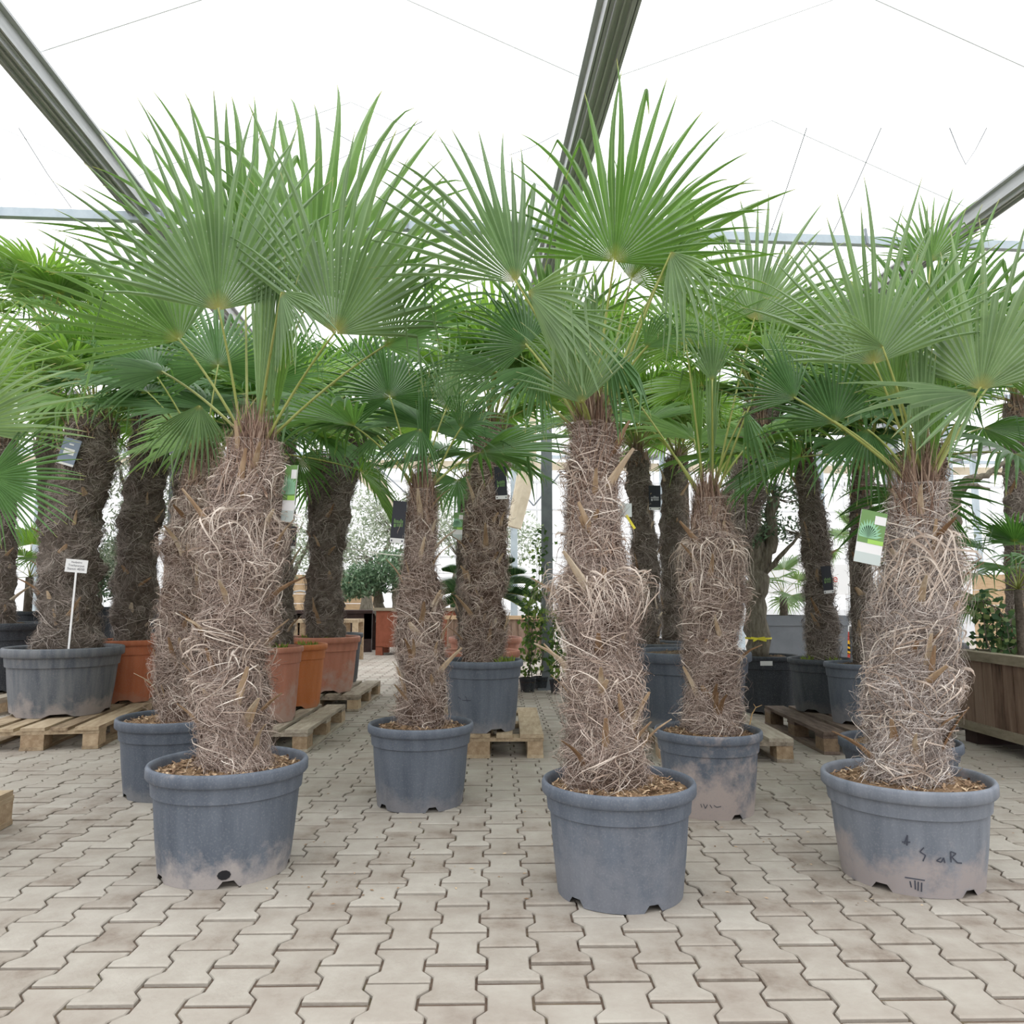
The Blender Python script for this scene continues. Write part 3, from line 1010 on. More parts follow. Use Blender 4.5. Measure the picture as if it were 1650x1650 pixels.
def add_pot(root, R, H, Rb, mat, n=56, tilt=None, rimmat=None, fill=.04, soil='soil', chips=120, seed=1, drain=()):
    rng = np.random.default_rng(seed)
    pm, rm = pot_geo(R, H, Rb, n)
    p = obj('pot', pm, mat, root)
    obj('rim', rm, rimmat or mat, p)
    for (ang, z) in drain:
        r = Rb + (R * .91 - Rb) * z / (H * .7)
        V, Fc = [], []
        for q in range(10):
            t = 2 * PI * q / 10
            a = ang + .022 / r * math.cos(t) * 1.0
            V.append(((r + .0015) * math.cos(a), (r + .0015) * math.sin(a), z + .016 * math.sin(t)))
        obj('drain_hole', mesh('drain_hole', V, [tuple(range(10))]), M['hole'], p)
    # soil: lumpy disc
    m, k = 9, 36
    V = [(0, 0, H - fill + .03)]
    for i in range(1, m):
        for q in range(k):
            rr = R * .925 * i / (m - 1)
            t = 2 * PI * q / k
            V.append((rr * math.cos(t), rr * math.sin(t), H - fill + .03 * (1 - (i / (m - 1)) ** 2) + float(rng.normal(0, .006))))
    Fc = [(0, 1 + q, 1 + (q + 1) % k) for q in range(k)]
    for i in range(m - 2):
        for q in range(k):
            a = 1 + i * k
            Fc.append((a + q, a + k + q, a + k + (q + 1) % k, a + (q + 1) % k))
    so = obj('soil', mesh('soil', V, Fc, True), M[soil], root)
    if chips:
        c = MB()
        rr = random.Random(seed)
        for _ in range(chips):
            rad = R * .88 * math.sqrt(rr.random())
            t = rr.uniform(0, 6.28)
            z = H - fill + .03 * (1 - (rad / R) ** 2) + .004
            a = rr.uniform(0, 6.28)
            l, w = rr.uniform(.004, .013), rr.uniform(.0018, .0045)
            dx, dy = math.cos(a), math.sin(a)
            x, y = rad * math.cos(t), rad * math.sin(t)
            e = rr.uniform(-.008, .012)
            c.add([(x - dx * l - dy * w, y - dy * l + dx * w, z), (x + dx * l - dy * w, y + dy * l + dx * w, z + e), (x + dx * l + dy * w, y + dy * l - dx * w, z + e),
                   (x - dx * l + dy * w, y - dy * l - dx * w, z + .003)], [(0, 1, 2, 3)])
        c.build('bark_chips', M['chips'] if soil == 'soil' else M['soil'], so, kind='stuff')
    return p


def hero_frond(root, base, crown, Yc, spec, lm, rng, seg=34):
    hx, hy, tx, ty, dh, dt, spread, roll, droop, pb = spec[:10]
    hub = P(hx, hy, Yc + dh)
    tip = P(tx, ty, Yc + dt)
    mid = nrm(tip - hub)
    R = np.linalg.norm(tip - hub)
    view = nrm(hub - np.array([0, 0, CAMH]))
    nor = -view
    nor = nrm(nor - mid * np.dot(nor, mid))
    lat = np.cross(mid, nor)
    a = math.radians(roll)
    nor = nor * math.cos(a) + lat * math.sin(a)
    N = max(5, int(seg * spread / 88)) if spread > 15 else 7
    cup = -2.2 * (spec[10] if len(spec) > 10 else .18)
    V, Fc, at = fan(hub - base, mid, nor, R, math.radians(spread), N, rng, cup=cup, arch=.06, droop=droop, pbreak=pb * 1.5, rj=.46 if spread > 15 else .8)
    fr = obj('frond', mesh('frond', V, Fc, False, at), lm, root)
    b = crown + np.array([rng.uniform(-.03, .03), rng.uniform(-.03, .03), -.08])
    ctrl = b + (hub - b) * .5 + np.array([0, 0, .06])
    pts = bez(b, ctrl, hub + mid * .01, 10) - base
    Vs, Fs = tube(pts, np.linspace(.012, .0065, 10), 6, .6, side=view)
    obj('leaf_stalk', mesh('leaf_stalk', Vs, Fs, True), M['stalk'], fr)
    return fr


# shared fronds for the palms further back: built along +Y at several elevations
VAR = []
_r = np.random.default_rng(77)
for i in range(16):
    e = math.radians([80, 70, 62, 55, 48, 40, 34, 28, 20, 12, 5, -4, -12, -22, 45, 15][i])
    Ls = .42 + .16 * _r.random()
    d = np.array([0, math.cos(e + .22), math.sin(e + .22)])
    hub = d * Ls + np.array([0, .04, -.02])
    e2 = e - .25 - .25 * _r.random()
    mid = np.array([.1 * _r.normal(), math.cos(e2), math.sin(e2)])
    nor = np.array([.15 * _r.normal(), -math.sin(e2), math.cos(e2)])
    V, Fc, at = fan(hub, mid, nor, .52 + .1 * _r.random(), math.radians(95 + 25 * _r.random()), 30, _r, cup=.25, arch=.12, droop=.35 + .3 * (i > 8), pbreak=.12, rj=.48)
    bm = mesh('frond', V, Fc, False, at)
    pts = bez(np.zeros(3), d * Ls * .55 + np.array([0, 0, .03]), hub, 8)
    Vs, Fs = tube(pts, np.linspace(.011, .006, 8), 5, .6)
    VAR.append((e, bm, mesh('leaf_stalk', Vs, Fs, True)))
VM = {}


def var_mesh(i, key):
    if (i, key) not in VM:
        a, b = VAR[i][1].copy(), VAR[i][2].copy()
        a.materials.append(M[key])
        b.materials.append(M['stalk'])
        VM[(i, key)] = (a, b)
    return VM[(i, key)]


def random_crown(root, base, crown, n, rng, key, scale=1.0, azs=None, az0=0.0, emax=80, emin=-25):
    ids = [i for i in range(16) if emin <= math.degrees(VAR[i][0]) <= emax]
    for q in range(n):
        i = ids[int((q + .5) / n * len(ids)) % len(ids)]
        a, b = var_mesh(i, key)
        az = az0 + q * 2.39996 + rng.uniform(-.25, .25) if azs is None else azs[q % len(azs)]
        m = Matrix.Translation(Vector((crown - base - np.array([0, 0, .05])).tolist())) @ Matrix.Rotation(az, 4, 'Z') @ Matrix.Rotation(float(rng.normal(0, .08)), 4, 'X') @ Matrix.Scale(scale * rng.uniform(.88, 1.1), 4)
        f = obj('frond', a, None, root, mw=m)
        obj('leaf_stalk', b, None, f)


def make_palm(label, px_l, px_r, rim_y, base_y, zb, tr, pot, leafkey, fronds=(), nrand=0, seed=1, hero=False, group=None, soil='soil', rb=.80,
              dense=None, strips=None, stubs=8, scale=1.0, drain=(), greys=False, cat='potted palm', depth=None, sheath_h=.19, sheath_drop=.16, fib=None, emax=80, emin=-25, crown_up=0.05, azs=None, fringes=()):
    rng = np.random.default_rng(seed)
    xc = (px_l + px_r) / 2
    # the pot's foot touches the ground (or the pallet) at its lowest pixel
    Y = depth or G(xc, base_y, zb)[1]
    if depth is None:
        for _ in range(4):
            zr = P(xc, rim_y, Y)[2]
            R = (px_r - px_l) / 2 * mpp(Y, zr)
            Y = G(xc, base_y, zb)[1] + R * rb
    zr = P(xc, rim_y, Y)[2]
    R = (px_r - px_l) / 2 * mpp(Y, zr)
    H = zr - zb
    base = np.array([P(xc, rim_y, Y)[0], Y, zb])
    root = thing('potted_palm', label, cat, base, 0, group)
    add_pot(root, R, H, R * rb, M[pot], 80 if hero else 40, soil=soil, chips=700 if hero else 60, seed=seed, drain=drain)
    T = Trunk(tr, Y, base, seed)
    V, Fc = T.body(40 if hero else 24, 110 if hero else 60)
    tk = obj('trunk', mesh('trunk', V, Fc, True), M['trunk_grey' if greys else 'trunk'], root)
    dn = dense or (7000 if hero else 2200)
    V, Q = T.hair(int(dn * (1.5 if hero else 1.2)), rng, .00075 if hero else .0013, k=6 if hero else 5)
    obj('trunk_fibre', mesh('trunk_fibre', V, Q), M[fib or ('fibre_grey' if greys else 'fibre')], tk, kind='stuff')
    sn = strips if strips is not None else (260 if hero else 70)
    V, Q = T.strips(sn, rng, .0018 if hero else .0024, out=.045 if hero else .03)
    obj('loose_fibre_strips', mesh('loose_fibre_strips', V, Q), M['strip' if not greys else 'fibre_grey'], tk, kind='stuff')
    for (fy, fn, fL, fo) in fringes:
        V, Q = T.fringe(P(0, fy, Y)[2], fn, rng, fL, fo, .0019)
        obj('fibre_fringe', mesh('fibre_fringe', V, Q), M['strip'], tk, kind='stuff')
    for q in range(stubs):
        z = T.z0 + .08 + (T.z1 - T.z0 - .15) * ((q + rng.random()) / stubs) ** 1.35
        p = -PI / 2 + rng.uniform(-1.4, 1.4)
        c = T.pt(np.array([z]), np.array([p]), -.012)[0]
        m = Matrix.Translation(Vector(c.tolist())) @ Matrix.Rotation(p - PI / 2, 4, 'Z') @ Matrix.Rotation(-rng.uniform(.02, .36), 4, 'X') @ Matrix.Rotation(rng.normal(0, .35), 4, 'Y')
        obj('leaf_stub', STUBS[int(rng.integers(0, 4))], M['stub'], tk, mw=m)
    rt = float(T.r[-1])
    V, Q = T.sheath(int(900 * max(1, sheath_drop / .16)) if hero else 260, rng, sheath_h, rt * .92, .003 if hero else .004, drop=sheath_drop)
    obj('crown_sheath', mesh('crown_sheath', V, Q), M['sheath'], root, kind='stuff')
    crown = np.array([T.x[-1], Y, T.z1 + crown_up])
    for s in fronds:
        hero_frond(root, base, crown, Y, s, M[s[11] if len(s) > 11 and s[11] else leafkey], rng)
    if nrand:
        random_crown(root, base, crown, nrand, rng, leafkey, scale, azs=azs, az0=seed * 1.3, emax=emax, emin=emin)
    return dict(root=root, Y=Y, R=R, H=H, base=base, T=T, crown=crown)


PALM = {}
PALM['A'] = make_palm('potted fan palm with thick shaggy trunk and pot with white lime crust round its foot', 246, 493, 1223, 1434, 0,
    [(382, 1232, 66), (378, 1180, 60), (372, 1120, 62), (372, 1050, 60), (385, 980, 62), (392, 920, 66), (392, 870, 70), (395, 830, 66), (402, 790, 52), (408, 750, 42), (410, 725, 38)],
    'pot_a', 'leaf_grey',
    [(352, 500, 318, 150, -.15, -.25, 70, 0, .22, .08),
     (540, 538, 630, 240, -.10, -.20, 68, 4, .25, .12),
     (505, 470, 560, 110, .25, .40, 62, -8, .40, .10, .18, 'leaf_green'),
     (290, 548, 80, 350, .0, .05, 56, 25, .2, .08, .15, 'leaf_green'),
     (416, 690, 436, 385, -.04, -.06, 5.5, 15, .02, .0, .0, 'leaf_grey'),
     (432, 690, 448, 430, -.02, -.03, 5, -20, .02, .0, .0, 'leaf_grey'),
     (440, 690, 475, 470, .03, .03, 5, 20, .1, .0, .0, 'leaf_green'),
     (395, 455, 370, 130, .38, .50, 75, 10, .3, .08, .18, 'leaf_green'),
     (620, 557, 800, 450, .15, .25, 62, 40, .5, .2, .2, 'leaf_dark'),
     (452, 470, 500, 560, -.28, -.42, 40, 25, .9, .2, .1, 'leaf_grey'),
     (265, 600, 130, 560, .30, .35, 60, 55, .6, .1, .2, 'leaf_dark')],
    seed=11, hero=True, strips=240, stubs=26, dense=8500, fringes=((770, 60, .12, .05), (840, 130, .16, .06), (905, 80, .12, .04), (1040, 70, .1, .04)), sheath_drop=.2, drain=((-PI / 2 + .33, .045),))
PALM['B'] = make_palm('potted fan palm with narrow trunk standing close behind the shaggy one, pot plain blue-grey', 195, 378, 1152, 1294, 0,
    [(298, 1150, 44), (292, 1090, 42), (292, 1020, 40), (300, 950, 42), (310, 880, 46), (322, 830, 40), (328, 790, 34), (330, 755, 32)],
    'pot_b', 'leaf_dark',
    [(352, 590, 335, 450, .1, .30, 110, 0, .3, .1),
     (322, 652, 288, 760, -.05, -.25, 55, 10, .5, .1, .2, 'leaf_grey'),
     (250, 600, 120, 540, .05, .05, 80, 30, .4, .1),
     (430, 620, 540, 560, .1, .2, 70, 30, .5, .2)],
    nrand=6, seed=12, hero=True, dense=5000, stubs=14, strips=140, emax=60, emin=25, fringes=((810, 60, .14, .05), (880, 60, .12, .05)), azs=(.2, .9, 1.5, -.5, 1.1, -.2))
PALM['C'] = make_palm('slim potted fan palm in the aisle with tidy pale-brown trunk and clean blue-grey pot', 594, 763, 1163, 1311, 0,
    [(682, 1168, 40), (682, 1110, 42), (678, 1050, 42), (676, 990, 40), (676, 930, 32), (677, 880, 27), (679, 840, 24), (681, 800, 22)],
    'pot_c', 'leaf_dark',
    [(628, 640, 605, 510, .05, .12, 115, 0, .3, .08),
     (678, 690, 612, 760, -.1, -.3, 60, 40, .7, .1),
     (742, 690, 810, 620, .0, .05, 75, 40, .8, .2),
     (718, 662, 752, 540, .15, .2, 55, 0, .2, .05, .2, 'leaf_grey'),
     (682, 775, 686, 600, .0, .0, 6, 10, .0, .0),
     (610, 700, 560, 760, .1, .0, 22, 20, .4, .1)],
    nrand=4, azs=(0, .8, -.8, 1.6), seed=13, hero=True, dense=4200, strips=70, stubs=26, emax=60, emin=25, sheath_drop=.25)
PALM['D'] = make_palm('tall potted fan palm with bulging curly-fibred trunk beside the dark steel column', 873, 1119, 1254, 1474, 0,
    [(972, 1262, 64), (975, 1190, 64), (972, 1120, 64), (968, 1050, 62), (965, 985, 66), (962, 930, 54), (957, 880, 44), (955, 830, 42), (955, 780, 40), (956, 730, 36), (957, 700, 34)],
    'pot_d', 'leaf_green',
    [(990, 422, 1025, 120, -.10, -.15, 80, 0, .25, .12),
     (832, 455, 695, 200, -.05, .0, 48, 15, .2, .1, .2, 'leaf_grey'),
     (850, 557, 745, 478, .10, .20, 78, 15, .2, .0, .15, 'leaf_dark'),
     (938, 650, 905, 490, -.22, -.28, 58, 0, .15, .05, .15, 'leaf_grey'),
     (1060, 452, 1150, 310, .10, .12, 70, 25, 1.4, .45, .2, 'leaf_green'),
     (872, 590, 780, 650, -.1, -.25, 58, 35, 1.0, .25, .2, 'leaf_dark'),
     (1015, 450, 1205, 255, .22, .30, 62, -10, .35, .1, .2, 'leaf_green'),
     (900, 560, 850, 340, .30, .40, 70, 5, .3, .1),
     (850, 470, 965, 560, -.30, -.50, 48, 35, .4, .15, .1, 'leaf_grey'),
     (958, 670, 956, 420, .02, .02, 5, 10, .02, .0, .0, 'leaf_grey'),
     (1080, 405, 1135, 540, -.10, -.32, 32, 20, .9, .5, .1, 'leaf_grey'),
     (905, 500, 985, 590, -.28, -.48, 30, 20, .3, .2, .1, 'leaf_grey'),
     (980, 560, 1030, 690, -.10, -.25, 24, 10, .8, .3, .1, 'leaf_dark'),
     (1040, 560, 1130, 500, -.05, -.15, 60, 40, 1.1, .3, .2, 'leaf_dark'),
     (800, 600, 690, 560, .3, .35, 70, 45, .6, .2, .2, 'leaf_dark')],
    seed=14, hero=True, dense=8500, strips=220, stubs=28, fringes=((770, 60, .12, .04), (870, 60, .1, .04), (945, 170, .14, .09), (1090, 60, .1, .04)), sheath_drop=.45)
PALM['E'] = make_palm('potted fan palm with bushy upper trunk, its pot caked with pinkish dirt', 1055, 1225, 1173, 1323, 0,
    [(1148, 1180, 46), (1146, 1120, 44), (1146, 1060, 46), (1148, 1000, 50), (1150, 940, 54), (1148, 890, 42), (1144, 850, 32), (1140, 815, 27)],
    'pot_e', 'leaf_green',
    [(1105, 552, 1098, 400, .0, .05, 112, 0, .2, .1),
     (1215, 515, 1268, 320, .10, .12, 72, 5, .2, .05, .18, 'leaf_grey'),
     (1148, 615, 1138, 500, -.05, -.06, 36, 0, .1, .0, .1, 'leaf_grey'),
     (1005, 620, 940, 500, .1, .15, 75, 0, .3, .1),
     (1235, 590, 1330, 520, .05, .05, 55, 10, .3, .15),
     (1146, 770, 1150, 560, .0, .0, 5, 10, .0, .0, .0, 'leaf_grey'),
     (1128, 760, 1118, 590, .02, .02, 5, -15, .0, .0, .0, 'leaf_green'),
     (1200, 660, 1235, 780, -.10, -.20, 20, 20, .6, .1, .2, 'leaf_dark')],
    nrand=4, azs=(0, .7, -.7, -1.3), seed=15, hero=True, dense=6000, strips=130, stubs=20, emax=60, emin=25, fringes=((880, 130, .2, .06), (930, 70, .12, .04)))
PALM['F'] = make_palm('potted fan palm with silvery tangled trunk and a photo tag, its scuffed pot tilted', 1331, 1587, 1246, 1449, 0,
    [(1458, 1250, 62), (1460, 1190, 62), (1464, 1120, 66), (1468, 1050, 68), (1474, 980, 68), (1480, 930, 62), (1480, 890, 50), (1478, 850, 44), (1480, 820, 40), (1482, 795, 38)],
    'pot_f', 'leaf_grey',
    [(1408, 587, 1383, 320, -.05, -.10, 72, 0, .18, .05),
     (1580, 628, 1625, 340, -.10, -.15, 66, -5, .22, .08),
     (1445, 642, 1475, 410, .10, .15, 72, 0, .2, .05, .18, 'leaf_green'),
     (1575, 634, 1405, 655, -.12, -.40, 30, 45, .25, .1, .1, 'leaf_grey'),
     (1282, 643, 1190, 550, .10, .15, 60, 20, .4, .15, .2, 'leaf_dark'),
     (1345, 682, 1290, 545, .15, .30, 66, 5, .3, .1, .2, 'leaf_dark'),
     (1520, 560, 1560, 310, .40, .50, 85, 0, .25, .1, .2, 'leaf_green'),
     (1610, 600, 1740, 460, .30, .30, 80, 0, .3, .1, .2, 'leaf_green'),
     (1482, 775, 1486, 520, .0, .0, 6, 10, .02, .0, .0, 'leaf_grey'),
     (1500, 775, 1520, 560, .02, .02, 5, -15, .02, .0, .0, 'leaf_green'),
     (1425, 560, 1330, 520, -.1, -.2, 26, 20, .3, .1, .1, 'leaf_grey'),
     (1400, 690, 1330, 790, .15, .05, 60, 25, .8, .15, .2, 'leaf_dark'),
     (1500, 420, 1520, 300, .55, .6, 70, 0, .3, .1, .2, 'leaf_green')],
    seed=16, hero=True, dense=9500, strips=260, stubs=22, fringes=((870, 110, .2, .06), (905, 150, .2, .07), (1010, 90, .14, .05), (1100, 60, .1, .04)), fib='fibre_silver')
PALM['G'] = make_palm('potted palm half hidden behind the silvery trunk, only its round grey pot clear to see', 1357, 1540, 1190, 1300, 0,
    [(1470, 1195, 42), (1472, 1100, 42), (1476, 1000, 40), (1482, 900, 36), (1490, 800, 32), (1495, 740, 30)],
    'pot_b', 'leaf_dark', nrand=11, seed=17, dense=1500)

# ---- palms further back
Z1 = .1455
PALM['L'] = make_palm('potted palm beyond the left edge, only its grey-green fans reaching in', -320, -95, 1215, 1372, Z1,
    [(-207, 1215, 60), (-205, 1080, 56), (-195, 920, 52), (-185, 840, 44)], 'pot_c', 'leaf_grey',
    [(-70, 690, 75, 560, .0, -.1, 58, 0, .15, .05, .1), (-20, 768, 125, 790, .05, .05, 75, 0, .2, .05, .1, 'leaf_dark'), (-60, 620, 20, 480, .2, .2, 60, 0, .2, .05, .1, 'leaf_green')],
    seed=21, dense=1200)
PALM['Q1'] = make_palm('potted palm with broad brown trunk in the wide stained grey pot holding the white sign', 17, 192, 1041, 1158, Z1,
    [(112, 1040, 54), (112, 950, 52), (116, 860, 50), (132, 780, 46), (146, 715, 44), (152, 680, 42)], 'pot_g', 'leaf_green', nrand=18, emin=-6, seed=22, dense=5000, strips=90, stubs=14, soil='soil_dark', greys=True)
PALM['Q2'] = make_palm('palm with leaning grey trunk in an orange terracotta pot behind the stained grey pot', 150, 258, 1030, 1134, Z1,
    [(212, 1032, 34), (217, 950, 36), (224, 860, 37), (236, 770, 35), (245, 700, 33), (250, 655, 31)], 'terracotta', 'leaf_dark', nrand=17, emin=4, seed=23, dense=3500, soil='soil_dark', greys=True)
PALM['Q4'] = make_palm('palm in a terracotta pot mostly hidden by the narrow-trunked palm', 222, 330, 1022, 1120, Z1,
    [(290, 1025, 24), (292, 900, 24), (300, 780, 22), (305, 700, 20)], 'terracotta', 'leaf_green', nrand=15, emin=-6, seed=24, dense=1200, soil='soil_dark', greys=True)
PALM['Q3'] = make_palm('palm in a big black pot at the far left', -62, 76, 1003, 1118, Z1,
    [(4, 1003, 22), (5, 900, 21), (7, 800, 20), (10, 700, 19)], 'pot_black', 'leaf_green', nrand=17, emin=-6, seed=25, dense=1800, soil='soil_dark', greys=True)
PALM['R1'] = make_palm('palm in a tall dusty terracotta pot, nearest of three terracotta pots on the pallets', 378, 488, 1041, 1167, Z1,
    [(425, 1040, 26), (425, 940, 25), (430, 830, 24), (436, 730, 22)], 'terracotta_b', 'leaf_green', nrand=11, seed=26, dense=1200, soil='soil_dark', greys=True)
PALM['R2'] = make_palm('palm in a smooth bright orange terracotta pot between two dustier ones', 416, 527, 1037, 1144, Z1,
    [(452, 1040, 26), (450, 960, 25), (449, 880, 25), (452, 780, 24), (458, 700, 22)], 'terracotta_c', 'leaf_dark', nrand=11, seed=27, dense=2500, soil='soil_dark', greys=True)
PALM['R3'] = make_palm('palm with strongly leaning grey trunk in the widest dusty terracotta pot', 462, 580, 1025, 1118, Z1,
    [(525, 1022, 36), (521, 950, 32), (527, 880, 31), (543, 800, 30), (558, 740, 29), (570, 690, 27)], 'terracotta_b', 'leaf_dark', nrand=17, emin=4, seed=28, dense=3500, soil='soil_dark', greys=True)
PALM['R4'] = make_palm('slim palm with dark spiky trunk in the grey pot behind the terracotta row', 496, 585, 1020, 1102, Z1,
    [(528, 1018, 18), (524, 940, 18), (514, 870, 19), (512, 800, 19), (515, 745, 18)], 'pot_dark', 'leaf_dark', nrand=10, seed=29, dense=2500, strips=160, soil='soil_dark', greys=True, scale=.9)
PALM['S1'] = make_palm('palm with straight pale-stubbed trunk in the blue-grey pot on the aisle pallet', 712, 843, 1062, 1182, Z1,
    [(779, 1062, 37), (780, 990, 38), (782, 910, 39), (784, 830, 36), (788, 750, 33), (792, 695, 30)], 'pot_c', 'leaf_green', nrand=17, emin=14, seed=30, dense=5000, strips=110, stubs=30, soil='soil_dark')
PALM['S2'] = make_palm('palm in a terracotta pot right behind the aisle pallet, mossy trunk', 714, 838, 1047, 1130, 0,
    [(752, 1050, 17), (750, 960, 17), (750, 870, 16), (752, 780, 15)], 'terracotta_b', 'leaf_dark', nrand=10, seed=31, dense=1200, soil='soil_dark', greys=True, depth=8.0)
PALM['T1'] = make_palm('palm with thick leaning grey trunk in the biggest blue-grey pot', 1014, 1207, 1048, 1181, Z1,
    [(1150, 1050, 34), (1160, 960, 34), (1178, 880, 34), (1200, 790, 33), (1215, 720, 30), (1226, 660, 27)], 'pot_b', 'leaf_green', nrand=17, emin=10, seed=32, dense=4500, strips=150, soil='soil_dark', greys=True)
PALM['T1b'] = make_palm('palm with grey trunk behind the curly-fibred one, black lettered tag on it', 1000, 1110, 1035, 1120, 0,
    [(1042, 1035, 25), (1042, 950, 25), (1038, 870, 24), (1030, 790, 23), (1026, 730, 21)], 'pot_dark', 'leaf_green', nrand=16, emin=8, seed=33, dense=2500, soil='soil_dark', greys=True, depth=7.4, scale=1.12)
PALM['T1c'] = make_palm('palm with dark upright trunk just left of the pink-dirt pot palm', 1050, 1130, 1030, 1110, 0,
    [(1086, 1030, 25), (1086, 950, 25), (1084, 870, 25), (1086, 790, 23), (1090, 740, 21)], 'pot_black', 'leaf_green', nrand=16, emin=8, seed=34, dense=2500, soil='soil_dark', greys=True, depth=8.3, scale=1.15)
PALM['T3'] = make_palm('palm with slender left-leaning trunk in the dark grey pot on the damp pallet', 1271, 1373, 1060, 1159, Z1,
    [(1326, 1058, 27), (1323, 990, 27), (1317, 910, 24), (1308, 830, 22), (1299, 770, 19), (1296, 745, 18)], 'pot_dark', 'leaf_dark', nrand=16, emin=18, seed=35, dense=3500, strips=140, soil='soil_dark', greys=True, scale=.95, depth=5.92)
PALM['T4'] = make_palm('palm with thin dark trunk in the scribbled grey pot on the damp pallet', 1330, 1432, 1067, 1170, Z1,
    [(1392, 1065, 20), (1390, 970, 19), (1386, 880, 19), (1388, 800, 18), (1390, 770, 17)], 'pot_c', 'leaf_dark', nrand=16, emin=14, seed=36, dense=2000, soil='soil_dark', greys=True)
PALM['P9'] = make_palm('palm with grey trunk at the right edge, standing behind the wooden planter', 1572, 1700, 1095, 1180, 0,
    [(1642, 1095, 24), (1643, 950, 23), (1641, 820, 23), (1640, 720, 24), (1640, 650, 22)], 'pot_dark', 'leaf_green', nrand=16, emin=-6, seed=37, dense=2500, soil='soil_dark', greys=True, depth=6.4)
PALM['U1'] = make_palm('tall palm at the back left, its bright green fans above the others', 62, 150, 1012, 1080, 0,
    [(90, 1012, 26), (90, 900, 26), (84, 780, 25), (78, 640, 24), (75, 560, 22)], 'pot_black', 'leaf_green', nrand=18, emin=-6, seed=38, dense=1200, soil='soil_dark', greys=True, depth=8.1, scale=1.2)

PALM['U2'] = make_palm('palm hidden behind the curly-fibred trunk, its fans filling the gap beside it', 925, 1000, 1030, 1100, 0,
    [(962, 1030, 22), (962, 900, 22), (966, 760, 22), (975, 640, 20)], 'pot_dark', 'leaf_green', nrand=15, emin=-6, seed=39, dense=1000, soil='soil_dark', greys=True, depth=6.6)

# ================================================================== OTHER PLANTS
def leaf_cloud(clusters, size, rng, asp=.35, k=None):
    """small pointed leaves scattered in ellipsoids: (centre, radii, count)"""
    Vs, Qs, n0 = [], [], 0
    for c, r, n in clusters:
        u = nrm(rng.standard_normal((n, 3))) * (rng.random(n) ** .42)[:, None]
        c_ = np.asarray(c) + u * np.asarray(r)
        d = nrm(rng.standard_normal((n, 3)) + np.array([0, 0, .3]))
        s = nrm(np.cross(d, rng.standard_normal((n, 3))))
        L = (size * rng.uniform(.6, 1.3, n))[:, None]
        V = np.stack([c_ - d * L, c_ + s * L * asp, c_ + d * L, c_ - s * L * asp], 1)
        Vs.append(V.reshape(-1, 3))
        Qs.append(np.arange(n * 4).reshape(n, 4) + n0)
        n0 += n * 4
    return np.vstack(Vs), np.vstack(Qs)


def twigs(root, starts, rng, mat, L, r, n):
    mb = MB()
    for a, b in starts:
        a, b = np.asarray(a), np.asarray(b)
        for _ in range(n):
            e = a + (b - a) * rng.uniform(.3, 1) + rng.normal(0, L * .4, 3)
            m = (a + e) / 2 + rng.normal(0, L * .12, 3)
            mb.tube(bez(a, m, e, 5), np.linspace(r, r * .3, 5), 4)
    return mb


def tree(name, label, cat, base, limbs, clusters, size, leafmat, seed, asp=.35, bark='bark', group=None, leaf_name='foliage'):
    rng = np.random.default_rng(seed)
    base = np.asarray(base, float)
    root = thing(name, label, cat, base, 0, group)
    tk = MB()
    for i, (pts, r0, r1) in enumerate(limbs):
        pts = np.asarray(pts, float)
        t = np.linspace(0, len(pts) - 1, len(pts) * 4)
        q = np.stack([np.interp(t, range(len(pts)), pts[:, j]) for j in range(3)], -1)
        q[1:-1] += rng.normal(0, r0 * .12, (len(q) - 2, 3))
        rr = np.linspace(r0, r1, len(q)) * (1 + rng.normal(0, .08, len(q)))
        V, Fc = tube(q - base, rr, 9)
        if i == 0:
            obj('trunk', mesh('trunk', V, Fc, True), M[bark], root)
        else:
            obj('branch', mesh('branch', V, Fc, True), M[bark], root)
    # twigs reach from the end of the last limbs into the leaves
    tw = MB()
    for c, r, n in clusters:
        c = np.asarray(c)
        ends = [np.asarray(p[0][-1]) for p in limbs]
        e = min(ends, key=lambda q: np.linalg.norm(q - c))
        for _ in range(9):
            u = c + nrm(rng.standard_normal(3)) * np.asarray(r) * rng.uniform(.3, .9)
            tw.tube(bez(e - base, (e + u) / 2 + rng.normal(0, .05, 3) - base, u - base, 5), np.linspace(max(.006, size * .18), .002, 5), 4)
    tw.build('twigs', M[bark], root, kind='stuff')
    V, Q = leaf_cloud([(np.asarray(c) - base, r, n) for c, r, n in clusters], size, rng, asp)
    obj(leaf_name, mesh(leaf_name, V, Q), M[leafmat], root, kind='stuff')
    return root


def px_pot(root, base, l, r, ry, Y, pot, zb=0.0, soil='soil_dark', rb=.82, seed=1):
    zr = P((l + r) / 2, ry, Y)[2]
    R = (r - l) / 2 * mpp(Y, zr)
    add_pot(root, R, zr - zb, R * rb, M[pot], 40, soil=soil, chips=0, seed=seed)
    return R


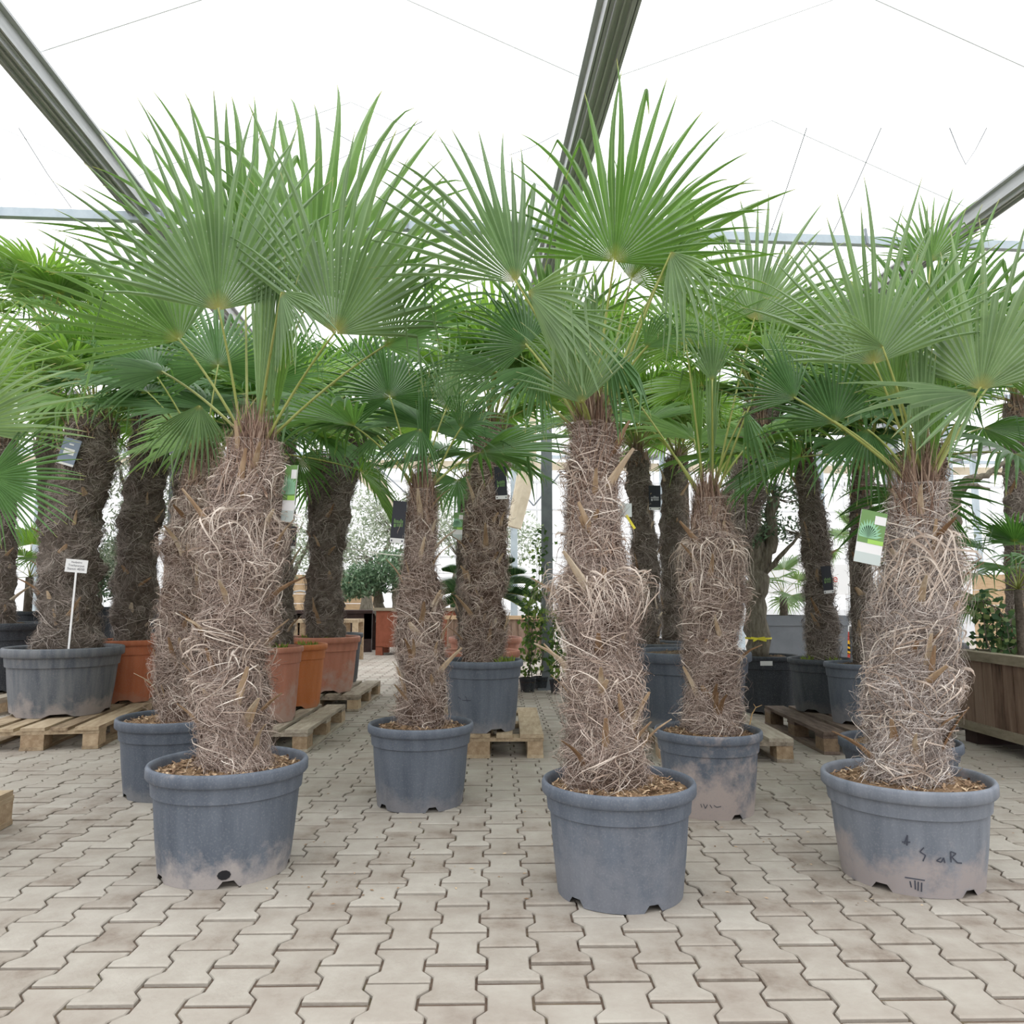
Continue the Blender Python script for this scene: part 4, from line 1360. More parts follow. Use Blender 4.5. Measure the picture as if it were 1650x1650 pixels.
# olive tree with a yellow ribbon in the black pot
Yo = 6.85
b = P(1238, 1055, Yo)
b[2] = 0
ol = tree('potted_olive_tree', 'olive tree with dark crown and yellow ribbon round its bark, in a black pot', 'olive tree', b,
          [([P(1222, 1060, Yo), P(1220, 980, Yo), P(1217, 900, Yo), P(1218, 850, Yo)], .105, .075), ([P(1222, 930, Yo), P(1240, 880, Yo - .05), P(1246, 800, Yo - .05)], .06, .05),
           ([P(1225, 930, Yo), P(1255, 900, Yo - .1), P(1290, 860, Yo - .1)], .03, .012)],
          [(P(1212, 850, Yo - .05), (.16, .2, .2), 500), (P(1225, 800, Yo), (.2, .25, .18), 420), (P(1260, 770, Yo), (.25, .25, .2), 260), (P(1255, 850, Yo), (.2, .2, .15), 220), (P(1290, 800, Yo + .1), (.2, .2, .25), 200),
           (P(1225, 730, Yo), (.3, .25, .2), 260)], .028, 'holly_leaf', 51)
px_pot(ol, b, 1190, 1286, 1055, Yo, 'pot_black', seed=51)
rb_ = MB()
for q in range(24):
    t0, t1 = 2 * PI * q / 24, 2 * PI * (q + 1) / 24
    c = P(1222, 1028, Yo)
    R = .112
    rb_.add([(c[0] + R * math.cos(t), c[1] + R * math.sin(t), c[2] + z) for t in (t0, t1) for z in (-.008, .008)], [(0, 2, 3, 1)])
c = P(1214, 1028, Yo) - np.array([0, .118, 0])
for sx, sz in ((-1, .4), (1, .5), (-.7, -1), (1.2, -.9)):
    rb_.bar(c, c + np.array([sx * .06, -.01, sz * .02]), .003, .016, up=(0, 0, 1))
rb_.build('ribbon', M['yellow'], None)
tag(bpy.data.objects['ribbon'], 'yellow ribbon tied round the olive trunk', 'ribbon')

# gnarled olive with a bare branch behind the silvery palm
Yg = 6.1
b = P(1492, 1040, Yg)
b[2] = 0
gn = tree('potted_olive_tree', 'gnarled olive with a bare dark branch reaching out behind the silvery palm', 'olive tree', b,
          [([P(1500, 1045, Yg), P(1508, 950, Yg), P(1530, 850, Yg), P(1536, 800, Yg)], .09, .06), ([P(1530, 815, Yg), P(1560, 772, Yg), P(1590, 765, Yg), P(1622, 742, Yg)], .045, .014),
           ([P(1532, 810, Yg), P(1565, 780, Yg - .1), P(1595, 788, Yg - .1)], .03, .008), ([P(1590, 765, Yg), P(1608, 755, Yg), P(1616, 728, Yg)], .014, .005), ([P(1600, 760, Yg), P(1615, 764, Yg), P(1622, 760, Yg)], .012, .005)],
          [(P(1400, 760, Yg + .3), (.35, .3, .3), 300), (P(1540, 850, Yg + .3), (.2, .2, .2), 120)], .024, 'olive_leaf', 52)
px_pot(gn, b, 1432, 1553, 1035, Yg, 'pot_dark', seed=52)

# pale olives far back, dark bush tree in the rust-red planter
Ym = 15.9
for (bx, cl, lab, sd) in ((590, [(600, 860, 70, 60, 1500), (545, 890, 50, 45, 800), (640, 830, 55, 40, 900), (590, 800, 50, 25, 350)], 'pale olive tree with loose grey-green crown beyond the rust-red planter', 53),
                          (735, [(730, 850, 60, 50, 1100), (790, 860, 60, 60, 900), (690, 820, 45, 35, 500), (845, 870, 40, 50, 600)], 'wide pale olive tree behind the cycad', 54),
                          (460, [(475, 890, 50, 45, 900), (500, 850, 30, 40, 350)], 'small pale olive seen past the shaggy trunk', 55)):
    b = P(bx, 1000, Ym)
    b[2] = 0
    m_ = mpp(Ym)
    tree('olive_tree', lab, 'olive tree', b, [([b, P(bx, 960, Ym), P(bx + 5, 900, Ym)], .16, .08), ([P(bx, 950, Ym), P(bx + 25, 900, Ym), P(bx + 45, 860, Ym)], .07, .03)],
         [(P(x, y, Ym + .1 * i), (rx * m_, rx * m_ * .8, ry * m_), n) for i, (x, y, rx, ry, n) in enumerate(cl)], .05, 'olive_leaf', sd)
Yh = 13.7
mh = mpp(Yh)
b = P(638, 1000, Yh)
b[2] = 0.6
tree('bush_tree', 'dense dark green bush tree on a greenish stem in the rust-red planter', 'tree', b,
     [([b - np.array([0, 0, .1]), P(637, 975, Yh), P(636, 930, Yh)], .07, .05), ([P(614, 1002, Yh + .3), P(612, 970, Yh + .3), P(604, 940, Yh + .2)], .11, .07)],
     [(P(640, 920, Yh), (50 * mh, .5, 38 * mh), 2600), (P(585, 935, Yh), (42 * mh, .45, 30 * mh), 1700), (P(560, 955, Yh), (22 * mh, .3, 14 * mh), 500)], .045, 'holly_leaf', 56)
# olive behind the left palms
Yl = 8.2
b = P(256, 968, Yl)
b[2] = 0
lo = tree('potted_olive_tree', 'airy olive glimpsed between the two leaning grey trunks, in a dark pot', 'olive tree', b,
          [([P(250, 975, Yl), P(240, 900, Yl), P(232, 830, Yl)], .06, .04), ([P(235, 860, Yl), P(205, 800, Yl), P(190, 740, Yl)], .03, .012), ([P(236, 850, Yl), P(262, 780, Yl), P(285, 730, Yl)], .03, .012)],
          [(P(200, 760, Yl), (.3, .3, .4), 900), (P(215, 850, Yl), (.3, .3, .35), 900), (P(180, 700, Yl), (.25, .2, .2), 350), (P(275, 800, Yl), (.2, .2, .45), 700), (P(190, 900, Yl), (.2, .25, .22), 700)], .024, 'olive_leaf', 57)
px_pot(lo, b, 222, 292, 966, Yl, 'pot_dark', seed=57)
b = P(165, 930, 8.8)
b[2] = 0
hb = tree('potted_shrub', 'dark leafy shrub in a black pot between the broad trunk and the leaning one', 'shrub', b,
          [([P(160, 985, 8.8), P(162, 950, 8.8), P(165, 920, 8.8)], .03, .02)],
          [(P(172, 930, 8.8), (.25, .25, .28), 900), (P(185, 890, 8.8), (.15, .2, .2), 350)], .035, 'holly_leaf', 58)
px_pot(hb, b, 130, 190, 978, 8.8, 'pot_black', seed=58)


def small_palm(label, hub, Y, n, sc, key, seed, pot=None, zb=0.0, stem=.12, srad=.05):
    """a low fan palm: short stem and a rosette of fans"""
    rng = np.random.default_rng(seed)
    c = P(hub[0], hub[1], Y)
    base = np.array([c[0], c[1], zb])
    root = thing('small_fan_palm', label, 'fan palm', base)
    z = np.linspace(zb + (.2 if pot else -.02), c[2], 6)
    V, Fc = tube([(c[0] - base[0], 0, q - zb) for q in z], np.linspace(srad, srad * .8, 6), 10)
    obj('trunk', mesh('trunk', V, Fc, True), M['trunk_grey'], root)
    random_crown(root, base, c + np.array([0, 0, .05]), n, rng, key, sc, az0=seed)
    if pot:
        px_pot(root, base, *pot, seed=seed)
    return root


small_palm('low fan palm with bright leaves in the left black pots', (48, 930), 8.4, 9, .66, 'leaf_green', 61, (12, 84, 985, 8.4, 'pot_black'))
small_palm('low fan palm with yellowish fans in the square grey planter', (1262, 960), 8.9, 10, .55, 'leaf_grey', 62, zb=.62)
small_palm('green fan palm rising from the wooden planter by its dark stem', (1640, 950), 5.2, 10, .62, 'leaf_dark', 63, zb=.5, srad=.03)
small_palm('bushy bright fan palm behind the leaning trunk', (1100, 720), 9.3, 11, 1.05, 'leaf_green', 64, (1075, 1130, 1015, 9.3, 'pot_black'), srad=.07)
small_palm('low yellow-green fan palm beyond the scribbled pot', (1372, 880), 10.6, 9, .6, 'leaf_grey', 65, (1345, 1400, 1010, 10.6, 'pot_dark'), srad=.05)

# cycad: stiff feather leaves round a stout stem in a terracotta pot
Yc = 9.3
cc = P(782, 955, Yc)
cb = np.array([cc[0], cc[1], 0.0])
cy = thing('potted_cycad', 'sago cycad with stiff dark feather leaves in a terracotta pot', 'cycad', cb)
rng = np.random.default_rng(66)
V, Fc = tube([(0, 0, .45), (0, 0, .6), (0, 0, .8), (0, 0, cc[2])], [.12, .14, .13, .08], 12)
obj('trunk', mesh('trunk', V, Fc, True), M['trunk_grey'], cy)
for q in range(18):
    az = q * 2.4
    e = math.radians(62 - 3.9 * q)
    L = .72
    k = 38
    t = np.linspace(0, 1, k)
    d = np.array([math.cos(az) * math.cos(e), math.sin(az) * math.cos(e), math.sin(e)])
    C = np.array([0, 0, cc[2] - .02]) + d * (L * t)[:, None] + np.array([0, 0, -.25]) * (t ** 2)[:, None]
    T = nrm(np.gradient(C, axis=0))
    sd = nrm(np.cross(d, (0, 0, 1)))
    mb = MB()
    for i in range(3, k):
        for sg in (-1, 1):
            ll = .19 * math.sin(PI * (.12 + .8 * t[i])) + .02
            a = C[i]
            dd = nrm(sd * sg + T[i] * .75 + np.cross(T[i], sd) * -.85)
            w_ = T[i] * .014
            mb.add([a - w_, a + w_, a + dd * ll * .6 + w_ * .7, a + dd * ll, a + dd * ll * .6 - w_ * .7], [(0, 1, 2, 3, 4)])
    fr = mb.build('frond', M['cycad_leaf'], cy)
    V, Fc = tube(C[::3], np.linspace(.009, .003, len(C[::3])), 5)
    obj('leaf_stalk', mesh('leaf_stalk', V, Fc, True), M['stalk'], fr)
px_pot(cy, cb, 712, 830, 1026, Yc, 'terracotta_b', seed=66)


# ivies climbing canes beside the column
def ivy(label, x, top, pot, Y, seed):
    rng = np.random.default_rng(seed)
    l, r, ry, by = pot
    b = P((l + r) / 2, by, Y)
    b[2] = 0
    root = thing('potted_ivy', label, 'ivy', b)
    px_pot(root, b, l, r, ry, Y, 'pot_black', rb=.75, seed=seed)
    z1 = P(x, top, Y)[2]
    xo = P(x, 950, Y)[0] - b[0]
    for q in range(3):
        k = 12
        t = np.linspace(0, 1, k)
        C = np.stack([xo * t + .03 * np.sin(7 * t + q * 2) + .02 * q, .03 * np.cos(6 * t + q) - .01, .15 + (z1 - .15) * t * (1 - .18 * q)], -1)
        V, Fc = tube(C, np.linspace(.006, .003, k), 4)
        obj('stem', mesh('stem', V, Fc), M['bark'], root)
    n = 300
    t = rng.random(n)
    cen = np.stack([xo * t + rng.normal(0, .065, n), rng.normal(0, .06, n), .17 + (z1 - .15) * t], -1)
    mb = MB()
    for i in range(n):
        d = nrm(rng.normal(0, 1, 3) + np.array([0, -.5, -.5]))
        s = nrm(np.cross(d, rng.normal(0, 1, 3)))
        L = rng.uniform(.018, .034)
        c = cen[i]
        mb.add([c - d * L, c - d * L * .3 + s * L, c + d * L * .2 + s * L * .45, c + d * L * 1.1, c + d * L * .2 - s * L * .45, c - d * L * .3 - s * L], [(0, 1, 2, 3, 4, 5)])
    mb.build('ivy_leaves', M['ivy_leaf'], root, kind='stuff')


Yi = P(0, 0, 1)[1]
Yi = G(880, 1116)[1] + .08
ivy('ivy trained up canes, in the lopsided black pot next to the aisle pallet', 858, 940, (836, 864, 1092, 1114), Yi, 71)
ivy('tallest ivy on canes, in the middle black pot at the column foot', 874, 848, (858, 884, 1090, 1112), Yi + .2, 72)
ivy('sparse ivy in the small black pot in front of the steel column', 895, 985, (885, 910, 1095, 1119), Yi - .12, 73)

# ================================================================== PLANTERS AND BACKGROUND THINGS
rw = random.Random(9)
# wooden planter on the right: upright planks, top rail, base skids
p0 = G(1546, 1192)
wp = thing('wooden_planter', 'brown upright-plank planter with weathered top rail on dark skids', 'planter', (p0[0], p0[1], 0), 0)
WL, WD, WH = 1.7, .62, .62
for i in range(16):
    y = -.105 * i
    MB().box(0 + rw.uniform(-.003, .003), .022, y - .102, y - .003, .10, WH - .05).build('plank', M['planter_wood'], wp)
for i in range(5):
    MB().box(.022 + .118 * i, .022 + .118 * i + .115, -.022, 0, .10, WH - .05).build('plank', M['planter_wood'], wp)
for i in range(5):
    MB().box(.022 + .118 * i, .022 + .118 * i + .115, -WL, -WL + .022, .10, WH - .05).build('plank', M['planter_wood'], wp)
MB().box(.07, WD + .03, -WL - .03, -WL + .05, WH - .06, WH).build('top_rail', M['planter_rail'], wp)
MB().box(WD - .02, WD, -WL, 0, .10, WH - .05).build('back_board', M['planter_wood'], wp)
MB().box(-.03, .07, -WL, .03, WH - .06, WH).build('top_rail', M['planter_rail'], wp)
MB().box(.07, WD + .03, -.05, .03, WH - .06, WH).build('top_rail', M['planter_rail'], wp)
MB().box(-.012, .03, -WL, .01, .09, .15).build('bottom_rail', M['planter_rail'], wp)
for y in (-.18, -1.4):
    MB().box(.02, WD, y, y + .14, 0, .10).build('skid', M['dark_brown'], wp)
MB().box(.025, WD - .02, -WL, -.025, WH - .14, WH - .10).build('soil', M['soil_dark'], wp)
b = np.array([p0[0] + .3, p0[1] - .15, WH - .12])
tree('leafy_shrub', 'leafy climbing shrub with glossy round leaves growing in the wooden planter', 'shrub', b,
     [([b, b + (0, .02, .15), b + (-.03, .05, .4)], .008, .004), ([b + (.1, 0, 0), b + (.14, 0, .2), b + (.2, .05, .42)], .007, .003), ([b + (-.1, 0, 0), b + (-.16, 0, .2), b + (-.14, .05, .45)], .007, .003)],
     [(b + (-.08, .05, .18), (.16, .14, .2), 190), (b + (.12, .05, .2), (.16, .15, .22), 170), (b + (-.12, .05, .42), (.12, .12, .12), 90)], .028, 'shrub_leaf', 74, asp=.75)

# wooden planter at the far end of the aisle
Yf = 12.6
b = P(792, 990, Yf)
zt = P(792, 992, Yf)[2]
fp = thing('wooden_planter', 'pale plank planter with a plain top rail at the far end of the aisle', 'planter', (b[0], Yf, 0))
wv = .115
for i in range(14):
    x = -.72 + i * wv
    MB().box(x + .003, x + wv - .003, 0 + rw.uniform(-.004, .004), .025, .06, zt - .05).build('plank', M['planter_wood'], fp)
MB().box(-.76, .93, -.03, .08, zt - .06, zt).build('top_rail', M['pine'], fp)
MB().box(-.72, .89, -.01, .03, .0, .08).build('bottom_rail', M['planter_rail'], fp)
for x in (-.72, .865):
    MB().box(x, x + .025, .025, .6, .06, zt - .05).build('side_board', M['planter_wood'], fp)
MB().box(-.70, .87, .58, .6, .06, zt - .05).build('back_board', M['planter_wood'], fp)
MB().box(-.69, .86, .03, .58, zt - .16, zt - .12).build('soil', M['soil_dark'], fp)

# rust-red planter with legs, in two runs
Yr = 13.6
for (l, r_, lab) in ((606, 672, 'rust-red steel planter on short legs beyond the slim palm'), (690, 745, 'rust-red steel planter behind the mossy trunk')):
    a0, a1 = P(l, 1000, Yr)[0], P(r_, 1000, Yr)[0]
    zt = P(l, 984, Yr)[2]
    t_ = thing('steel_planter', lab, 'planter', (a0, Yr, 0))
    w_ = a1 - a0
    MB().box(0, w_, 0, .03, .14, zt).build('front_panel', M['corten'], t_)
    MB().box(0, .03, .03, .8, .14, zt).build('side_panel', M['corten'], t_)
    MB().box(w_ - .03, w_, .03, .8, .14, zt).build('side_panel', M['corten'], t_)
    MB().box(.03, w_ - .03, .77, .8, .14, zt).build('back_panel', M['corten'], t_)
    for x in (0, w_ - .12):
        for y in (0, .68):
            MB().box(x, x + .12, y, y + .12, 0, .15).build('leg', M['corten'], t_)
    MB().box(.03, w_ - .03, .03, .77, zt - .12, zt - .08).build('soil', M['soil_dark'], t_)
    MB().box(-.05, w_ + .05, -.03, .1, zt - .002, zt + .05).build('rim_board', M['planter_rail'], t_)
# dark brown table and pale crate left of it
Yt = 14.4
a0, a1 = P(470, 1000, Yt)[0], P(600, 1000, Yt)[0]
tb = thing('display_table', 'dark brown display table on blocky legs near the rust-red planter', 'table', (a0, Yt, 0))
w_ = a1 - a0
MB().box(0, w_, 0, .8, .70, .76).build('table_top', M['dark_brown'], tb)
MB().box(.02, w_ - .02, .02, .06, .24, .70).build('apron', M['dark_brown'], tb)
for x in (.02, w_ - .16):
    for y in (.02, .66):
        MB().box(x, x + .14, y, y + .12, 0, .70).build('leg', M['dark_brown'], tb)
Yt = 12.2
for (l, r_, lab) in ((470, 505, 'pale pallet-wood stand left of the leaning grey trunk'), (545, 576, 'pale pallet-wood stand right of the leaning grey trunk')):
    a0, a1 = P(l, 1000, Yt)[0], P(r_, 1000, Yt)[0]
    t_ = thing('pallet_stand', lab, 'stand', (a0, Yt, 0))
    for y in (0, .2, .4):
        MB().box(0, a1 - a0, y, y + .15, .60, .65).build('deck_board', M['pallet'], t_)
    for x in (0, a1 - a0 - .08):
        for y in (0, .47):
            MB().box(x, x + .08, y, y + .08, 0, .60).build('leg', M['block'], t_)
# stacked pine panels far back
for (x0, x1, y0, y1, Y, n, lab) in ((470, 600, 925, 985, 17.5, 7, 'stack of pine boards far back behind the display table'), (1588, 1632, 925, 960, 14.5, 5, 'upright orange pine screen far behind the wooden planter'),
                                  (262, 276, 905, 962, 13.0, 4, 'pile of light boxes far behind the airy olive')):
    a, b2 = P(x0, y1, Y), P(x1, y0, Y)
    t_ = thing('pine_boards', lab, 'boards', (a[0], Y, 0))
    h = b2[2] / n
    for i in range(n):
        MB().box(0, b2[0] - a[0], 0, .4, i * h, (i + 1) * h - .012).build('board', M['pine'], t_)
# wheeled trolley hoop
Yk = 11.0
t_ = thing('trolley', 'plain steel trolley with a hooped push handle behind the terracotta pots', 'trolley', (P(482, 1000, Yk)[0], Yk, 0))
pts = [(-.16, 0, .25)] + [(-.16 * math.cos(PI * i / 8), 0, P(482, 960, Yk)[2] + .12 * math.sin(PI * i / 8) - .05) for i in range(9)] + [(.16, 0, .25)]
MB().tube(pts, .014, 6).build('handle', M['alu'], t_)
MB().box(-.2, .2, -.05, .5, .2, .25).build('deck', M['steel'], t_)
for x in (-.17, .17):
    for y in (0, .42):
        MB().tube([(x - .015, y, .1), (x + .015, y, .1)], .1, 12).build('wheel', M['hole'], t_)

# square grey planters on the right
def square_planter(label, l, r_, ty, by, Y):
    zt, zb_ = P(l, ty, Y)[2], 0.0
    a0, a1 = P(l, ty, Y)[0], P(r_, ty, Y)[0]
    w_ = a1 - a0
    t_ = thing('square_planter', label, 'planter', ((a0 + a1) / 2, Y + w_ / 2, 0))

    def fr(h0, s0, h1, s1):
        V = [(x * s, y * s, z) for z, s in ((h0, s0), (h1, s1)) for x, y in ((-.5, -.5), (.5, -.5), (.5, .5), (-.5, .5))]
        return V, [(0, 1, 5, 4), (1, 2, 6, 5), (2, 3, 7, 6), (3, 0, 4, 7), (3, 2, 1, 0)]
    V, Fc = fr(0, w_ * .78, zt - .10, w_ * .95)
    obj('body', mesh('body', V, Fc), M['zinc_planter'], t_)
    m = MB()
    V, Fc = fr(zt - .11, w_ * .99, zt, w_)
    m.add(V, Fc[:4])
    m.add([(x * s, y * s, zt) for s in (w_, w_ * .9) for x, y in ((-.5, -.5), (.5, -.5), (.5, .5), (-.5, .5))], [(0, 1, 5, 4), (1, 2, 6, 5), (2, 3, 7, 6), (3, 0, 4, 7)])
    m.build('rim', M['zinc_planter'], t_)
    MB().box(-w_ * .46, w_ * .46, -w_ * .46, w_ * .46, zt - .06, zt - .03).build('soil', M['soil_dark'], t_)


square_planter('square tapered grey planter holding the low yellowish fan palm', 1230, 1304, 992, 1050, 8.55)
square_planter('square tapered grey planter partly hidden by the slender leaning trunk', 1310, 1368, 992, 1050, 8.8)
# barrier with hazard stripes
Yb = 9.6
c = P(1362, 1042, Yb)
t_ = thing('barrier', 'red and white barrier post with a black and orange striped foot', 'barrier', (c[0], Yb, 0))
MB().box(-.005, .055, 0, .05, 0, P(1366, 995, Yb)[2]).build('post', M['red'], t_)
MB().box(-.008, .058, -.003, .053, P(1366, 1018, Yb)[2], P(1366, 1004, Yb)[2]).build('white_band', M['tag_white'], t_)
zb0, zb1 = P(1360, 1054, Yb)[2], P(1360, 1032, Yb)[2]
MB().box(-.09, .05, -.02, -.005, zb0, zb1).build('board', M['hazard_yellow'], t_)
for q in range(3):
    z = zb0 + (zb1 - zb0) * (q + .15) / 3
    MB().add([(-.09, -.0215, z + .04), (-.09, -.0215, z + .01), (.05, -.0215, z - .03 if q else zb0), (.05, -.0215, z)], [(0, 1, 2, 3)]).build('stripe', M['hole'], t_)
# far white panel with red letters
Ys = 15.5
c = P(1338, 934, Ys)
t_ = thing('wall_sign', 'white sign panel with red letters far behind the slender leaning trunk', 'sign', (c[0], Ys, c[2]))
MB().box(-1.3, .5, 0, .03, -.3, .3).build('panel', M['tag_white'], t_)
MB().box(-1.0, -.96, .0, .03, -c[2], -.3).build('leg', M['white_frame'], t_)
MB().box(.3, .34, .0, .03, -c[2], -.3).build('leg', M['white_frame'], t_)


def text_mesh(body, size):
    cu = bpy.data.curves.new('text', 'FONT')
    cu.body = body
    cu.size = size
    cu.align_x = 'CENTER'
    cu.align_y = 'CENTER'
    o = bpy.data.objects.new('text', cu)
    COL.objects.link(o)
    bpy.context.view_layer.update()
    dg = bpy.context.evaluated_depsgraph_get()
    me = bpy.data.meshes.new_from_object(o.evaluated_get(dg))
    bpy.data.objects.remove(o)
    me.materials.clear()
    return me


FACE = Matrix.Rotation(PI / 2, 4, 'X')
obj('letters', text_mesh('te', .22), M['red'], t_, mw=Matrix.Translation((.06, -.003, .02)) @ FACE)
# beige duct hanging under the far roof
Yd = 12.5
d_ = MB().tube([np.array([P(858, 690, Yd)[0], 12.75, GH]), P(858, 690, Yd), P(852, 730, Yd), P(842, 790, Yd), P(828, 850, Yd)], [.02, .06, .13, .14, .12], 12)
trim(d_, 'beige', 'beige cloth air duct hanging from the far cross rail')

# ================================================================== TAGS AND SIGNS
def make_tag(name, label, cx, cy, w, h, Y, rot, style, group=None, yaw=0.0, on=None):
    c = P(cx, cy, Y)
    m_ = mpp(Y, c[2])
    W, H = w * m_, h * m_
    root = thing(name, label, 'tag', c)
    root.rotation_euler = (0, math.radians(rot), yaw)
    th_ = .0015
    card = 'tag_black'
    if style == 'photo':
        card = 'tag_white'
    if style == 'blue':
        card = 'tag_blue'
    if style == 'pale':
        card = 'tag_pale'
    MB().box(-W / 2, W / 2, 0, th_ * 2, -H / 2, H / 2).build('card', M[card], root)

    def flat(nm, x0, x1, z0, z1, mat, lift=1):
        return MB().box(x0 * W, x1 * W, -.0006 * lift, .0002, z0 * H, z1 * H).build(nm, M[mat], root)
    rr = random.Random(int(cx))
    if style in ('black', 'white_text'):
        flat('white_strip', -.5, .5, -.5, -.39, 'tag_white')
        flat('print_dot', -.43, -.33, -.47, -.43, 'ink', 2)
        flat('print_dot', .33, .43, -.47, -.43, 'ink', 2)
        col = 'tag_green' if style == 'black' else 'ink_grey'
        x = -.32
        pr = MB()
        for q in range(6):
            hh = rr.choice((.06, .09, .1, .07))
            pr.box(x * W, (x + .07) * W, -.0008, .0002, -.03 * H, (-.03 + hh) * H)
            x += .115
        pr.box(-.32 * W, -.18 * W, -.0008, .0002, -.13 * H, -.05 * H)
        for z in (-.06, -.085, -.11):
            pr.box(-.12 * W, .34 * W, -.0008, .0002, z * H, (z + .012) * H)
        pr.build('print', M[col], root)
    if style == 'photo':
        flat('picture_ground', -.5, .5, -.12, .5, 'tag_green')
        fanp = MB()
        for q in range(13):
            a = math.radians(-80 + 160 * q / 12)
            L = .36 * H
            p0_ = np.array([-.12 * W, -.0013, -.02 * H])
            d = np.array([math.sin(a) * .75, 0, math.cos(a)])
            s_ = np.array([math.cos(a), 0, -math.sin(a)]) * .030 * H
            e = p0_ + d * L
            e[0] = min(max(e[0], -.49 * W), .49 * W)
            fanp.add([p0_, p0_ + d * L * .6 + s_, e, p0_ + d * L * .6 - s_], [(0, 1, 2, 3)])
        fanp.build('picture_leaf', M['tag_leaf'], root)
        flat('picture_light', -.1, .5, -.12, -.04, 'tag_lime', 2)
        flat('name_field', .05, .48, .26, .42, 'tag_white', 3)
        flat('lower_field', -.5, .5, -.5, -.30, 'tag_pale')
    if style == 'blue':
        flat('name_field', -.3, .3, -.1, .12, 'tag_white')
        flat('name_field', -.12, .15, .26, .31, 'tag_white')
        flat('white_strip', -.5, .5, -.5, -.42, 'tag_white')
        flat('print_dot', -.43, -.36, -.48, -.44, 'ink', 2)
    # loop of wire the tag hangs by
    top = Vector((0, .002, H * .48))
    T = PALM[on]['T']
    zt_ = c[2] + H * .5 + .03
    e = Vector((float(np.interp(zt_, T.z, T.x)), T.Y, zt_)) - Vector(c.tolist())
    e = root.rotation_euler.to_matrix().inverted() @ e
    mid = (top + e) / 2 + Vector((0, 0, .01))
    MB().tube([tuple(top), tuple(mid), tuple(e)], .0012, 4).build('tie', M['string'], root)
    return root


def front(k, y, extra=.0):
    T = PALM[k]['T']
    z = P(0, y, T.Y)[2]
    return T.Y - float(np.interp(z, T.z, T.r)) - extra


make_tag('plant_tag', 'black plant tag with green print hanging left of the slim aisle palm', 642, 841, 22, 68, PALM['C']['Y'] - .10, 4, 'black', yaw=.1, on='C')
make_tag('plant_tag', 'black plant tag with faint green print high on the pale-stubbed trunk', 807, 778, 19, 53, front('S1', 778, .04), -3, 'black', on='S1')
make_tag('plant_tag', 'small green picture tag left of the pale-stubbed trunk', 738, 848, 15, 44, PALM['S1']['Y'] - .06, 3, 'photo', on='S1')
make_tag('plant_tag', 'picture tag tucked behind the shaggy trunk', 466, 795, 26, 92, PALM['A']['Y'] - .02, 5, 'photo', yaw=-.5, on='A')
make_tag('plant_tag', 'black tag on the grey trunk just past the tucked picture tag', 473, 866, 9, 36, PALM['R2']['Y'] - .12, 0, 'black', on='R2')
make_tag('plant_tag', 'shiny blue-grey tag with white fields at the top of the broad brown trunk', 111, 728, 29, 44, front('Q1', 728, .05), 16, 'blue', on='Q1')
make_tag('plant_tag', 'black tag on the slender left-leaning trunk', 1333, 934, 16, 44, front('T3', 934, .055), -5, 'black', on='T3')
make_tag('plant_tag', 'black tag with pale lettering behind the curly-fibred trunk', 1055, 802, 19, 40, front('T1b', 802, .02), 0, 'white_text', on='T1b')
make_tag('plant_tag', 'large picture tag with palm leaf photo on the silvery trunk', 1403, 866, 42, 86, front('F', 866, .01), 12, 'photo', on='F')
make_tag('plant_tag', 'blank pale card behind the curly-fibred trunk above a yellow strip', 1008, 822, 20, 22, PALM['D']['Y'] + .06, 0, 'pale', on='D')
c0, c1 = P(1009, 830, PALM['D']['Y'] + .06), P(1023, 852, PALM['D']['Y'] + .06)
ys = MB().bar(c0, c1, .002, .009, up=(1, 0, .6)).build('yellow_strip', M['yellow'])
tag(ys, 'short yellow plastic strip below the blank pale card', 'tag')
# white stick-in sign
Yw = PALM['Q1']['Y'] - PALM['Q1']['R'] * .62
c = P(123, 912, Yw)
b = P(111, 1036, Yw)
m_ = mpp(Yw)
sg = thing('plant_sign', 'white stick-in plant sign with handwritten lines in the stained grey pot', 'sign', b)
W, H = 36 * m_, 21 * m_
rot = Matrix.Translation(Vector((c - b).tolist())) @ Matrix.Rotation(math.radians(5), 4, 'Y')
cd = MB().box(-W / 2, W / 2, 0, .003, -H / 2, H / 2).build('board', M['tag_white'], sg, mw=rot)
MB().bar((c - b) * .0 - np.array([0, 0, .05]), (c - b) - np.array([0, -.002, H * .4]), .014, .004, up=(0, 1, 0)).build('stake', M['tag_white'], sg)
for txt, z, sz in (('Hanfpalme', .28, .17), ('Trachycarpus', .03, .2), ('Stamm 40/50', -.24, .22)):
    obj('handwriting', text_mesh(txt, sz * H * 1.15), M['ink'], cd, mw=Matrix.Translation((0, -.001, z * H)) @ FACE)
# paper label on the black olive pot
c = P(1235, 1069, Yo - .40)
t_ = MB().box(-.05, .05, 0, .002, -.018, .018).build('pot_label', M['tag_white'], loc=c)
tag(t_, 'small white paper label on the black olive pot', 'label')
sa, sb = P(540, 880, PALM['R3']['Y'] - .1), P(668, 897, Yh)
st = MB().tube([sa, (sa + sb) / 2 - np.array([0, 0, .02]), sb], .007, 5).build('string_line', M['string'])
tag(st, 'pale string stretched from the leaning grey trunk to the dark bush tree', 'string')


# ================================================================== SMALL MARKS
def on_pot(k, ang, z):
    q = PALM[k]
    R, H = q['R'], q['H']
    rb0, rb1 = R * .80, R * .91
    r = rb0 + (rb1 - rb0) * z / (H - .16 * R - .145 * H) + .002
    return np.array([r * math.cos(ang), r * math.sin(ang), z])


